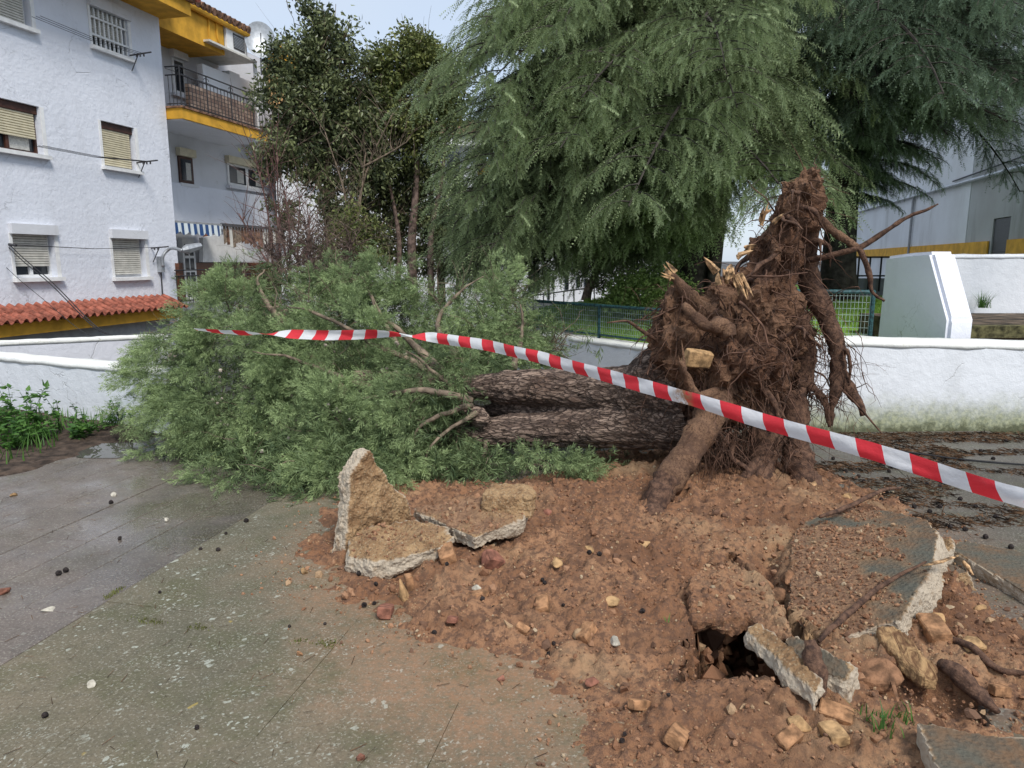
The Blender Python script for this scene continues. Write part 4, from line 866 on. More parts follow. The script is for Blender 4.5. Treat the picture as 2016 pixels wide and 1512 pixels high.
me = bpy.data.meshes.new('trunk'); me.from_pydata(mb.v, [], mb.f); me = remesh(me, .0125)
def barkd(V, N):
    p = V.copy(); p[:, 0] *= .15; w = fbm(p*3.0, 3, 70)[:, None]*.35; r = 1-np.abs(fbm((p+w)*17, 4, 71, .6))*2.8
    return -np.clip(r, 0, 1)**2*.017+fbm(V*3, 3, 72)*.045+fbm(p*30, 2, 73)*.006
displace(me, barkd); link('trunk', me, M['bark'], ft)
# ---- root plate: earth and root wood fused
m, t, b, o = newmat('root_earth'); q = NT(t)
c = q.mix(q.ramp(q.noise(9, 6, .7), .35, .65), (.080, .041, .027), (.21, .105, .060)); c = q.mix(q.math('MULTIPLY', q.ramp(q.noise(2.0, 4), .42, .58), .85), c, (.26, .145, .085))
c = q.mix(q.ramp(q.noise(70, 4, .7, (1, 1, .3)), .55, .66), c, (.035, .022, .018)); q.lk(c, b.inputs['Base Color']); b.inputs['Roughness'].default_value = .95
q.bump(q.noise(45, 6, .75), 1., .03, b); M['rootearth'] = m
m, t, b, o = newmat('root_bark'); q = NT(t); v_ = q.noise(30, 6, .7)
q.lk(q.mix(q.ramp(v_, .35, .65), (.055, .031, .023), (.18, .10, .064)), b.inputs['Base Color']); b.inputs['Roughness'].default_value = .95; q.bump(q.noise(55, 5, .7), .9, .015, b); M['root'] = m
m, t, b, o = newmat('peeled_root'); q = NT(t); v_ = q.noise(6, 7, .75)
c = q.mix(q.ramp(v_, .40, .60), (.12, .066, .042), (.27, .155, .092)); c = q.mix(q.ramp(q.noise(70, 5, .75), .48, .62), c, (.10, .055, .036)); q.lk(c, b.inputs['Base Color']); b.inputs['Roughness'].default_value = .95; q.bump(q.noise(60, 6, .75), 1., .02, b); M['rootbrown'] = m
M['finerootm'] = plain('fine_root', (.135, .074, .050), .95, .4, 10)
M['splint'] = plain('splintered_wood', (.50, .31, .16), .8, .45, 30, .6, 90)
blobs = [(1420,725,5.05,118,1,1),(1352,668,5.1,70,1,1),(1472,630,5.12,92,1,1),(1520,755,5.38,66,1,1),(1530,650,5.36,58,1,1),(1500,565,5.1,66,1,1),(1526,495,5.1,60,1,1),(1549,435,5.08,52,1,1),(1572,388,5.06,42,1,1),(1590,352,5.05,27,1,1),(1345,600,5.1,40,1,1),(1420,730,5.4,105,1,1),(1470,640,5.45,90,1,1),(1395,640,5.05,52,1,1),(1380,770,5.15,85,1,1),(1440,570,5.08,40,1,1)]
mb = MB(); bm = bmesh.new()
for u, v, Y, r, _, _ in blobs:
    bmesh.ops.create_icosphere(bm, subdivisions=3, radius=r*Y/FPX, matrix=Matrix.Translation(Vector(P(u, v, Y))))
me = bpy.data.meshes.new('root_soil'); bm.to_mesh(me); bm.free(); me = remesh(me, .019)
def rootd(V, N):
    p = V*np.array([1, 1, .6]); return fbm(V*3.2, 3, 80)*.13+fbm(p*9, 4, 81, .65)*.15-.035+np.maximum(fbm(V*30, 2, 82), 0)*.05
displace(me, rootd, False); rs = link('root_soil', me, M['rootearth'], ft); RSV, RSN = getVF(me)
# ---- thick roots
def root(name, pts, r, mat, n=10, wob=.012, sub=7):
    L_ = smooth_line(pts, sub); rr = np.interp(np.linspace(0, 1, len(L_)), np.linspace(0, 1, len(r)), r); L_ = L_+np.stack([fbm(L_*6, 2, 90+k) for k in range(3)], -1)*wob
    rr = rr*(1+fbm(L_*14, 3, 95)*.45); V, F = tube_np(L_, rr, n); V = V+np.stack([fbm(V*22, 3, 96+k) for k in range(3)], -1)*rr.mean()*.35
    mb = MB(); mb.add(V, [tuple(x) for a in F for x in a]); return mb.build(name, mat, ft, True)
root('root', [P(1425,745,4.95),P(1405,800,4.72),P(1380,850,4.6),P(1345,905,4.45),P(1305,965,4.3),P(1282,1010,4.2),P(1266,1048,4.08)], [.12,.115,.112,.10,.088,.07,.035], M['rootbrown'], 14)
root('root', [P(1312,945,4.32),P(1290,1000,4.2),P(1268,1050,4.06)], [.092,.085,.045], M['root'], 12)
root('root', [P(1500,780,5.05),P(1508,860,4.95),P(1498,920,4.85),P(1500,990,4.6),P(1506,1030,4.45)], [.13,.115,.095,.075,.05], M['root'], 12)
root('root', [P(1560,770,5.1),P(1568,850,5.0),P(1572,915,4.9),P(1592,965,4.8),P(1607,1005,4.7)], [.12,.10,.09,.088,.08], M['root'], 14)
root('root', [P(1585,430,5.1),P(1590,520,5.2),P(1597,570,5.2),P(1625,620,5.15),P(1648,680,5.1),P(1650,740,5.05),P(1636,800,5.0),P(1634,838,4.98)], [.07,.085,.08,.07,.06,.05,.03,.012], M['root'], 10)
root('root', [P(1570,620,5.2),P(1588,690,5.2),P(1580,760,5.15)], [.08,.06,.07], M['root'], 10)
root('root', [P(1652,715,5.08),P(1672,765,5.0),P(1692,795,4.95),P(1699,818,4.93)], [.045,.04,.03,.02], M['root'], 8)
root('root', [P(1655,700,5.1),P(1668,690,5.0),P(1675,720,4.98),P(1672,760,4.97)], [.03,.015,.012,.006], M['root'], 6)
root('root', [P(1570,752,5.1),P(1605,770,5.05),P(1625,800,5.0),P(1632,842,4.98)], [.04,.03,.024,.015], M['root'], 7)
root('root', [P(1575,515,5.15),P(1640,505,5.0),P(1690,490,4.95),P(1745,455,4.9),P(1800,425,4.85),P(1847,404,4.8)], [.02,.02,.02,.016,.012,.005], M['root'], 7, .02)
root('root', [P(1690,488,4.95),P(1712,540,4.95),P(1716,572,4.95),P(1740,594,4.95)], [.022,.02,.017,.009], M['root'], 7)
root('root', [P(1608,430,5.08),P(1650,463,5.02),P(1692,491,4.95)], [.034,.03,.02], M['rootbrown'], 8)
root('root', [P(1330,690,5.1),P(1285,665,5.0),P(1248,640,4.95),P(1230,633,4.92),P(1192,640,4.9)], [.022,.015,.012,.009,.004], M['root'], 6, .03)
root('root', [P(1400,625,5.0),P(1355,580,4.95),P(1322,540,4.92)], [.07,.05,.018], M['rootbrown'], 9)
root('root', [P(1345,600,4.8),P(1390,640,4.72),P(1425,640,4.7),P(1438,662,4.68)], [.03,.05,.055,.05], M['rootbrown'], 9)
root('root', [P(1520,880,4.95),P(1480,925,4.75),P(1435,965,4.6),P(1395,1010,4.4),P(1360,1050,4.2),P(1318,1090,3.95)], [.03,.035,.03,.026,.02,.01], M['root'], 7, .02)
root('root', [P(1410,770,4.7),P(1370,780,4.6),P(1350,740,4.55),P(1338,712,4.5)], [.03,.035,.03,.008], M['rootbrown'], 8)
root('root', [P(1450,600,4.65),P(1495,640,4.62),P(1510,680,4.6)], [.012,.008,.004], M['finerootm'], 5, .03)
root('root', [P(1480,545,4.75),P(1530,545,4.7),P(1590,535,4.7)], [.008,.007,.004], M['finerootm'], 5, .01)
root('root', [P(1450,860,4.9),P(1440,900,4.8),P(1470,930,4.7),P(1450,960,4.6)], [.02,.018,.014,.01], M['root'], 6, .03)
root('root', [P(1650,760,5.0),P(1690,800,4.9),P(1725,840,4.85),P(1740,856,4.8)], [.008,.007,.006,.003], M['finerootm'], 5, .01)
# splintered wood shards: jagged wedges
def shards(name, base, tipdir, n, ln, wd, mat, spread=.5, seed=3):
    g = random.Random(seed); mb = MB()
    for k in range(n):
        b_ = Vector(base)+Vector((g.uniform(-1, 1), g.uniform(-.6, .6), g.uniform(-1, 1)))*wd*1.6; d = (Vector(tipdir).normalized()+Vector((g.gauss(0, spread), g.gauss(0, spread), g.gauss(0, spread)))).normalized()
        l = ln*g.uniform(.5, 1.2); s = d.cross(Vector((g.gauss(0, 1), g.gauss(0, 1), g.gauss(0, 1)))).normalized()*wd*g.uniform(.5, 1); e = d.cross(s).normalized()*wd*.35
        p = [b_-s-e, b_+s-e, b_+s+e, b_-s+e]; m_ = [x+d*l*.6+(b_-x)*.35 for x in p]; tip = b_+d*l+s*g.uniform(-.4, .4)
        mb.add([*p, *m_, tip], [(3, 2, 1, 0), (0, 1, 5, 4), (1, 2, 6, 5), (2, 3, 7, 6), (3, 0, 4, 7), (4, 5, 8), (5, 6, 8), (6, 7, 8), (7, 4, 8)])
    return mb.build(name, mat, ft)
shards('splintered_wood', P(1425,545,4.72), (-.2,-.5,.9), 5, .13, .034, M['splint'], .45, 1)
shards('splintered_wood', P(1452,545,4.68), (.1,-.3,-1), 6, .15, .024, M['splint'], .2, 2)
shards('splintered_wood', P(1458,500,4.75), (.3,-.3,.5), 4, .10, .026, M['splint'], .3, 4)
shards('splintered_wood', P(1595,960,4.68), (.25,-.25,-1), 12, .19, .03, M['splint'], .22, 5)
shards('splintered_wood', P(1600,440,5.0), (.1,-.2,1), 4, .13, .016, M['splint'], .3, 6)
shards('splintered_wood', P(1325,545,4.92), (-.8,-.2,.6), 5, .12, .02, M['splint'], .3, 7)
shards('splintered_wood', P(1510,430,4.88), (.1,-.5,.9), 5, .14, .03, M['splint'], .4, 8)
shards('splintered_wood', P(1345,725,4.55), (-.3,-.2,1), 4, .16, .014, M['rootbrown'], .2, 9)
# ---- fine roots
def strands(starts, dirs, lens, rad, grav, seg=6, curl=.35):
    N = len(starts); p = starts.copy(); d = norm(dirs); rings = []; rr = []
    for k in range(seg+1):
        rings.append(p.copy()); rr.append(rad*(1-.75*k/seg)); d = norm(d+RNG.normal(size=(N, 3))*curl+np.array([0, 0, -1.])*grav); p = p+d*(lens/seg)[:, None]
    Q = np.stack(rings, 1); R_ = np.stack(rr, 1); T_ = np.gradient(Q, axis=1); T_ = norm(T_); A = norm(np.cross(T_, RNG.normal(size=(N, 1, 3)))); B = np.cross(T_, A)
    ks = np.arange(3)*2*np.pi/3; V = Q[:, :, None, :]+(np.cos(ks)[:, None]*A[:, :, None, :]+np.sin(ks)[:, None]*B[:, :, None, :])*R_[:, :, None, None]
    i, j = np.meshgrid(np.arange(seg), np.arange(3), indexing='ij'); j2 = (j+1) % 3; f = np.stack([i*3+j, i*3+j2, (i+1)*3+j2, (i+1)*3+j], -1).reshape(-1, 4)
    return V.reshape(-1, 3), (np.arange(N)[:, None, None]*(seg+1)*3+f[None]).reshape(-1, 4)
w = np.clip(1.1-RSN[:, 1]*1.2, .05, 2); w /= w.sum(); ix = RNG.choice(len(RSV), 1500, p=w)
v1, f1 = strands(RSV[ix]-RSN[ix]*.02, RSN[ix]*.6+RNG.normal(size=(1500, 3))*.6, RNG.gamma(1.6, .06, 1500)+.05, RNG.uniform(.0018, .0055, 1500), .22)
gR = np.random.default_rng(77); wr_ = w*(RSV[:, 0] > P(1420, 700, 5)[0]); wr_ /= wr_.sum()
for k_ in gR.choice(len(RSV), 26, p=wr_):
    p_ = RSV[k_]-RSN[k_]*.05; d_ = norm(RSN[k_]*.8+gR.normal(size=3)*.5+np.array([0, 0, -.2])); L_ = [p_]; ln_ = gR.uniform(.05, .11)
    for s_ in range(5): d_ = norm(d_+gR.normal(size=3)*.35+np.array([0, 0, -.28])); L_.append(L_[-1]+d_*ln_)
    r0_ = gR.uniform(.012, .03); root('root', L_, [r0_, r0_*.75, r0_*.5, r0_*.15], M['root'], 6, .02, 4)
    f_ = L_[2]; d2_ = norm(d_+gR.normal(size=3)*.8); root('root', [f_, f_+d2_*ln_, f_+d2_*ln_*1.8+np.array([0, 0, -.05])], [r0_*.5, r0_*.3, r0_*.1], M['root'], 5, .02, 4)
w3 = RNG.choice(len(RSV), 240, p=w); v3, f3 = strands(RSV[w3]+RSN[w3]*.01, RSN[w3]*.25+RNG.normal(size=(240, 3))*.5+np.array([0, 0, -.3]), RNG.uniform(.15, .50, 240), RNG.uniform(.003, .009, 240), .12, 8, .22)
low = RNG.normal(size=(260, 3))*np.array([.17, .10, .10])+P(1455, 850, 4.98); v4, f4_ = strands(low, RNG.normal(size=(260, 3))*.4+np.array([0, 0, -1]), RNG.uniform(.12, .42, 260), RNG.uniform(.0018, .006, 260), .3, 8, .2)
e_ = np.array([P(u, v, Y) for u, v, Y in [(1650, 700, 5.08), (1640, 780, 5.0), (1600, 600, 5.2), (1590, 770, 5.05), (1400, 860, 4.6), (1450, 860, 4.9), (1500, 880, 4.9), (1560, 860, 5.0), (1320, 600, 5.05), (1560, 420, 5.08), (1600, 660, 5.1), (1540, 880, 4.9), (1425, 880, 4.8)]])
ix = RNG.integers(0, len(e_), 700); v2, f2 = strands(e_[ix]+RNG.normal(size=(700, 3))*.07, RNG.normal(size=(700, 3)), RNG.uniform(.12, .5, 700), RNG.uniform(.0016, .0045, 700), .35)
tag(link('fine_roots', npmesh('fine_roots', np.concatenate([v1, v2, v3, v4]), np.concatenate([f1, f2+len(v1), f3+len(v1)+len(v2), f4_+len(v1)+len(v2)+len(v3)]), True), M['finerootm'], ft), kind='stuff')
# earth crumbs clinging to the roots
# ---- crown
lobes = [(412,770,6.5,.48),(468,700,6.9,.64),(430,850,5.95,.38),(545,775,6.55,.72),(515,905,5.45,.36),(640,885,5.5,.45),(705,770,6.5,.70),(640,650,7.3,.56),(800,895,5.4,.40),(835,790,6.3,.42),(900,620,7.1,.46),(770,620,7.4,.46),(1015,665,7.0,.36),(1085,690,6.9,.22),(955,930,5.1,.26),(1060,925,5.15,.26),(1135,918,5.25,.2),(520,945,5.1,.3),(620,940,5.0,.32),(720,945,4.98,.3),(440,905,5.6,.3),(575,930,5.05,.3),(850,945,5.05,.28),(660,960,4.85,.22),(868,775,5.55,.24),(880,850,5.45,.26),(820,835,5.4,.34),(905,720,5.9,.28),(930,890,5.5,.22),(760,900,5.3,.36),(870,930,5.4,.28),(490,590,7.7,.30),(560,640,7.2,.4),(375,660,7.1,.24),(480,840,6.0,.42),(405,880,5.8,.24),(700,930,5.25,.3),(960,690,6.6,.32),(1000,590,7.2,.22),(545,560,7.7,.22),(700,560,7.6,.26)]
LC = np.array([P(u, v, Y) for u, v, Y, r in lobes]); LR = np.array([max(.12, r-.10) for *_, r in lobes])
def lobe_surface(n, lo=.86, hi=1.02):
    w = LR**2; k = RNG.choice(len(LR), n*3, p=w/w.sum()); d = norm(RNG.normal(size=(n*3, 3))); p = LC[k]+d*(LR[k]*RNG.uniform(lo, hi, n*3))[:, None]*np.array([1, 1, .92])
    D = np.linalg.norm((p[:, None]-LC[None])/np.array([1, 1, .92]), axis=2)/LR[None]; D[np.arange(len(p)), k] = 9
    ok = (D.min(1) > .84) & (p[:, 2] > .04); return p[ok][:n], d[ok][:n]
def cypress_sprays(pos, dirs, ln, droop=.9):
    out = []; k = RNG.integers(0, len(CYP), len(pos))
    for i in range(len(CYP)):
        s = k == i; T, F = CYP[i]; v, f = instance(T, F, pos[s], dirs[s], ln[s], droop); out.append((v, f, (TINT[s][:, None]+.35*T[None, :, 0]-.12).ravel()))
    return out
tr0 = P(860, 810, 5.8)
cp0, cd0 = lobe_surface(150, .90, 1.08); cp = []; cd = []; ct = []
for p, d in zip(cp0, cd0):
    fa = norm(d*.8+np.array([-.30, -.16, -.50])+RNG.normal(size=3)*.25); sidev = norm(np.cross(fa, d+RNG.normal(size=3)*.2)); ft_ = RNG.normal()*.11
    for q_ in range(6): w_ = (q_-2.5)/2.5; cp.append(p+sidev*w_*.17+fa*(.10*(1-w_*w_))+d*.05+RNG.normal(size=3)*.03); cd.append(norm(fa+sidev*w_*.55)); ct.append(ft_)
parts = []; allp = []; alld = []; alll = []; allt = []
for p, d, ft_ in zip(cp, cd, ct):
    n = int(RNG.integers(38, 58)); a = norm(d+RNG.normal(size=3)*.16); Lt = RNG.uniform(.18, .40); u_ = RNG.random(n)**.8; rad = norm(RNG.normal(size=(n, 3))); rad = norm(rad-a*(rad @ a)[:, None])
    q_ = (u_*Lt)[:, None]*a+rad*(.012+.028*np.sin(np.pi*np.clip(u_, 0, 1)))[:, None]; q_[:, 2] -= Lt*.28*u_**2
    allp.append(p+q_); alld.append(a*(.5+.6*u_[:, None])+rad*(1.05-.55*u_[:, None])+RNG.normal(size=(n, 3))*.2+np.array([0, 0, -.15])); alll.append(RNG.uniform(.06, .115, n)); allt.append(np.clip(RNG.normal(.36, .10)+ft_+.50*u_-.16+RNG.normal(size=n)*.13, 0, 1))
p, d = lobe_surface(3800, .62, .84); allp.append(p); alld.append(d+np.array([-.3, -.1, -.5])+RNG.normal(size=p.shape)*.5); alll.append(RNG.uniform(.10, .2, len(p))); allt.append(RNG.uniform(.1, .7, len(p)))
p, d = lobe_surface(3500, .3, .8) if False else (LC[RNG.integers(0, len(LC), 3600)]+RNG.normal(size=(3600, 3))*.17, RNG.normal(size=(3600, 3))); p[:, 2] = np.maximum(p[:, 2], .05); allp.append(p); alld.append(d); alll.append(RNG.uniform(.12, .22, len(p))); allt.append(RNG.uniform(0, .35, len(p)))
ap = np.concatenate(allp); ad = np.concatenate(alld); al = np.concatenate(alll); TINT = np.concatenate(allt)
# keep the trunk and the root side clear, nothing under the paving
tr = (ap[:, 0] > -.30) & (ap[:, 2] > .20) & (ap[:, 2] < .74) & (ap[:, 1] < 5.75) & (ap[:, 1] > 4.9); ok = ~tr & (ap[:, 2] > .02); ap, ad, al, TINT = ap[ok], ad[ok], al[ok], TINT[ok]
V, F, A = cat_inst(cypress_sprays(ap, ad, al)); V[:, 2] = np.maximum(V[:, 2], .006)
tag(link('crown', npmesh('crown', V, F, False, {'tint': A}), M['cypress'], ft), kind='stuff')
# branches, bare twigs and pale cones in the crown
def limb(pts, r, mat='branch', n=6, nm='branch'): return root(nm, pts, r, M[mat], n, .03, 5)
for pts, r in [([P(900,790,5.8),P(800,700,6.5),P(740,600,6.9),P(710,545,7.1)],[.05,.03,.018,.008]),([P(900,770,5.9),P(830,690,6.2),P(770,640,6.3),P(735,588,6.4)],[.05,.035,.022,.008]),([P(900,760,5.9),P(760,690,6.1),P(640,625,6.2),P(560,600,6.4)],[.04,.025,.014,.005]),
    ([P(1010,730,6.0),P(1020,690,6.2),P(1030,640,6.3),P(1025,600,6.3)],[.03,.025,.015,.006]),([P(930,790,5.45),P(850,770,5.35),P(760,775,5.4),P(700,785,5.5)],[.035,.028,.018,.006]),([P(935,800,5.4),P(870,815,5.25),P(830,840,5.2),P(810,870,5.2)],[.025,.018,.012,.005]),
    ([P(960,870,5.4),P(950,930,5.3),P(955,960,5.25),P(945,985,5.2)],[.018,.013,.009,.004]),([P(900,770,5.6),P(850,730,5.6),P(820,700,5.6),P(800,690,5.6)],[.025,.018,.012,.005]),([P(940,815,5.4),P(880,850,5.25),P(845,885,5.15),P(830,920,5.1)],[.022,.015,.010,.004]),
    ([P(800,780,6.0),P(660,740,5.8),P(560,700,5.85),P(500,690,5.9)],[.032,.02,.012,.005]),([P(700,800,6.2),P(560,640,6.9),P(510,560,7.2),P(520,530,7.3)],[.05,.035,.018,.006]),([P(900,700,6.3),P(860,640,6.6),P(900,580,6.8),P(950,545,6.9)],[.04,.025,.014,.005])]: limb(pts, r)
n = 900; k = RNG.integers(0, len(LC), n); s0_ = LC[k]+RNG.normal(size=(n, 3))*LR[k][:, None]*.35; dv = norm(s0_-tr0+RNG.normal(size=(n, 3))*.6+np.array([0, -.2, .25]))
v, f = strands(s0_, dv, LR[k]*RNG.uniform(.5, 1.25, n), RNG.uniform(.002, .006, n), .02, 6, .22)
upr = np.array([k_ for k_, l_ in enumerate(lobes) if l_[1] < 720]); ku = upr[RNG.integers(0, len(upr), 420)]; du = norm(RNG.normal(size=(420, 3))+np.array([0, -.7, .6])); su = LC[ku]+du*(LR[ku]*.8)[:, None]
vu, fu = strands(su, du+RNG.normal(size=(420, 3))*.5, RNG.uniform(.2, .6, 420), RNG.uniform(.003, .007, 420), .03, 7, .28); f = np.concatenate([f, fu+len(v)]); v = np.concatenate([v, vu]); tag(link('twigs', npmesh('twigs', v, f, True), M['branch'], ft), kind='stuff')
p, d = lobe_surface(190, 1.08, 1.2); bm = bmesh.new()
p = p[(p[:, 0] < -.9) & (p[:, 2] < .95)]
for x in p:
    for _ in range(random.choice((1, 1, 2, 3))): bmesh.ops.create_icosphere(bm, subdivisions=1, radius=random.uniform(.013, .019), matrix=Matrix.Translation(Vector(x)+Vector((random.gauss(0, .02), random.gauss(0, .02), random.gauss(0, .02)))))
me = bpy.data.meshes.new('cones'); bm.to_mesh(me); bm.free(); tag(link('cones', me, M['palecone'], ft), kind='stuff')
# ================================================================ RUBBLE
conc, t, b, o = newmat('broken_concrete'); q = NT(t)
c = q.mix(q.ramp(q.noise(7, 6, .7), .35, .68), (.24, .14, .07), (.42, .275, .145)); c = q.mix(q.math('MULTIPLY', q.ramp(q.vor(70), .35, .15), .55), c, (.44, .36, .24)); c = q.mix(q.math('MULTIPLY', q.ramp(q.noise(45, 5, .7), .5, .66), .7), c, (.12, .072, .04))
c = q.mix(q.math('MULTIPLY', q.attr('pale'), q.ramp(q.noise(14, 5, .7), .22, .5)), c, (.50, .42, .32))
c = q.mix(q.attr('soily'), c, q.mix(q.ramp(q.noise(30, 6, .7), .4, .62), (.30, .175, .10), (.17, .095, .058)))
c = q.mix(q.attr('weathered'), c, q.mix(q.ramp(q.noise(2.2, 5, .65), .4, .62), (.115, .112, .088), q.mix(q.ramp(q.noise(20, 5), .4, .65), (.19, .115, .065), (.13, .10, .07))))
q.lk(c, b.inputs['Base Color']); b.inputs['Roughness'].default_value = .92; q.bump(q.math('ADD', q.noise(40, 6, .75), q.math('MULTIPLY', q.vor(60), .6)), .9, .015, b); M['concrete'] = conc
def chunk(name, poly, thick, label, cat, group=None, vox=.012, rough=.02, soil=None, weathered=False, shift=(0, 0, 0), pale_side=True, under=False, scale_b=1.0):
    """poly: outline of the upper face (3D points, roughly planar), thick: vector from it to the lower face"""
    poly = [np.array(p, float) for p in poly]; c = sum(poly)/len(poly); th = np.array(thick, float); n_ = np.zeros(3)
    for k in range(len(poly)): n_ += np.cross(poly[k]-c, poly[(k+1) % len(poly)]-c)
    n_ /= np.linalg.norm(n_); n_ = n_ if np.dot(n_, th) < 0 else -n_
    low = [c+(p-c)*scale_b+th+np.array(shift) for p in poly]; m_ = len(poly); mb = MB()
    F = [tuple(range(m_)), tuple(range(2*m_-1, m_-1, -1))]+[(k, m_+k, m_+(k+1) % m_, (k+1) % m_) for k in range(m_)]
    bm = bmesh.new(); vs = [bm.verts.new(p) for p in poly+low]
    for f in F: bm.faces.new([vs[i_] for i_ in f])
    bmesh.ops.recalc_face_normals(bm, faces=bm.faces); bmesh.ops.triangulate(bm, faces=bm.faces[:]); me = bpy.data.meshes.new(name); bm.to_mesh(me); bm.free()
    me = remesh(me, vox); sd_ = abs(hash(name+label)) % 97 if False else int(abs(c[0]*91+c[1]*37)) % 97
    def fn(V, N):
        flat = np.abs(N @ n_) > .85; d = fbm(V*5, 3, sd_)*rough*1.3+fbm(V*17, 4, sd_+1, .65)*rough; d = d+np.maximum(fbm(V*34, 2, sd_+5), 0)*rough*.7
        topf = (N @ n_) > .85; return np.where(topf & weathered, d*.12, d)
    V0, N0 = getVF(me); displace(me, fn, False)
    dn = (V0-c) @ n_; fl = (N0 @ n_)
    wt = ((fl > .8)*1.0 if weathered else np.zeros(len(V0))); pl = (np.abs(fl) < .7)*1.0 if pale_side else np.zeros(len(V0))
    sy = np.zeros(len(V0))
    if soil is not None: sy = sst(-.12, .16, soil(V0)+fbm(V0*7, 4, 160)*.5)*(fl > .5); wt = wt*(1-sy)
    for k_, a_ in (('weathered', wt), ('pale', pl), ('soily', sy)): me.attributes.new(k_, 'FLOAT', 'POINT').data.foreach_set('value', a_.astype(np.float32))
    o = link(name, me, M['concrete']); return tag(o, label, cat, group)
# upright slab
b0 = G(683, 1100); b1 = G(806, 1052); e = (b1-b0); e /= np.linalg.norm(e); nn0 = np.array([e[1], -e[0], 0.]); nn0 /= np.linalg.norm(nn0); nn0[2] = .10
up_ = [PL(u, v, b0, nn0) for u, v in ((676,1108),(684,1040),(688,975),(690,935),(716,897),(726,886),(738,903),(764,945),(798,985),(806,1015),(808,1062),(745,1090))]
chunk('concrete_slab', up_, -nn0*.11, 'upright broken slab with pale edge and rough brown face, pointed at the top', 'concrete slab', vox=.0105, rough=.022)
z_ = .115; f1 = [G(u, v, z) for u, v, z in ((683,1092,.10),(700,1056,.12),(742,1036,.16),(800,1020,.20),(852,1028,.20),(892,1058,.17),(868,1076,.15),(785,1100,.12),(735,1104,.11))]
o1_ = chunk('concrete_slab', f1, (-.01, .0, -.09), 'flat broken slab with white front edge lying at the foot of the upright slab', 'concrete slab', rough=.024, soil=lambda V: V[:, 1]-3.85+.1)
f2 = [G(u, v, z) for u, v, z in ((812,1000,.20),(865,990,.24),(915,982,.27),(985,986,.27),(1038,1003,.25),(1030,1022,.23),(985,1038,.21),(935,1056,.20),(880,1034,.19))]
o2_ = chunk('concrete_slab', f2, (0, .02, -.085), 'diamond shaped broken slab tilted on the soil under the squared block', 'concrete slab', rough=.018, soil=lambda V: 0*V[:, 0]+.12)
f3 = [G(u, v, z) for u, v, z in ((948,972,.33),(975,951,.36),(1038,954,.36),(1055,968,.34),(1046,980,.33),(962,980,.32))]
chunk('concrete_block', f3, (.0, -.03, -.11), 'squared tan concrete block lying beside the cypress sprays', 'concrete block', rough=.018, pale_side=False)
# right-hand slabs
f4 = [G(u, v, z) for u, v, z in ((1556,1060,.11),(1588,1026,.12),(1650,1000,.15),(1745,1004,.20),(1826,1022,.25),(1846,1056,.25),(1838,1108,.23),(1800,1170,.20),(1768,1222,.16),(1700,1240,.11),(1622,1264,.06),(1548,1208,.07),(1560,1130,.09))]
o4 = chunk('paving_fragment', f4, (.085, .02, -.13), 'big lifted paving slab, half covered in soil, with white broken edge right of the pit', 'paving fragment', vox=.013, rough=.02, weathered=True, soil=lambda V: (1.93-V[:, 0])*.8-(3.6-V[:, 1])*.25)
f5 = [G(u, v, z) for u, v, z in ((1466,1232,.17),(1502,1222,.18),(1566,1276,.17),(1622,1335,.15),(1608,1362,.13),(1562,1322,.14),(1508,1272,.15))]
chunk('paving_fragment', f5, (-.012, -.012, -.06), 'narrow broken slab strip with white edge along the open pit', 'paving fragment', rough=.02)
f6 = [G(u, v, z) for u, v, z in ((1540,1262,.13),(1556,1250,.14),(1590,1256,.16),(1660,1292,.17),(1694,1312,.14),(1668,1340,.12),(1620,1322,.12),(1570,1298,.12))]
chunk('paving_fragment', f6, (.0, -.02, -.10), 'greenish broken slab behind the upright bark piece', 'paving fragment', rough=.018, weathered=True)
f7 = [G(u, v, z) for u, v, z in ((1866,1078,.05),(1900,1066,.05),(1990,1080,.045),(2120,1120,.04),(2130,1225,.05),(2020,1168,.06),(1940,1120,.06))]
chunk('paving_fragment', f7, (.0, .02, -.13), 'edge of the dark paving broken off in a thick white line at the right', 'paving fragment', rough=.016, weathered=True)
f8 = [G(u, v, z) for u, v, z in ((1806,1420,.12),(1870,1430,.12),(1960,1446,.12),(2080,1456,.11),(2080,1590,.10),(1900,1590,.10),(1840,1500,.115))]
chunk('paving_fragment', f8, (0, 0, -.08), 'green mossy paving fragment in the lower right corner', 'paving fragment', rough=.010, weathered=True)
f9 = [G(u, v, z) for u, v, z in ((1848,1062,.10),(1872,1058,.12),(1880,1078,.10),(1862,1092,.07))]
chunk('paving_fragment', f9, (0, 0, -.08), 'small grey wedge between the big lifted slab and the paving edge', 'paving fragment', rough=.012, vox=.009)
f10 = [G(u, v, z) for u, v, z in ((1356,1150,.17),(1385,1098,.21),(1440,1092,.21),(1510,1140,.18),(1560,1232,.15),(1570,1262,.13),(1530,1255,.12),(1476,1216,.12),(1420,1218,.12),(1366,1222,.12))]
o10 = chunk('paving_fragment', f10, (0, 0, -.06), 'soil covered slab leaning at the back of the open pit', 'paving fragment', rough=.03, pale_side=False); o10.data.materials.clear(); o10.data.materials.append(M['soil'])
f11 = [G(u, v, z) for u, v, z in ((1880,1130,.02),(1905,1125,.03),(1925,1165,.0),(1900,1170,-.02))]
chunk('paving_fragment', f11, (0, 0, -.08), 'whitish sliver of slab sunk in the gap beside the paving edge', 'paving fragment', rough=.012, vox=.009)
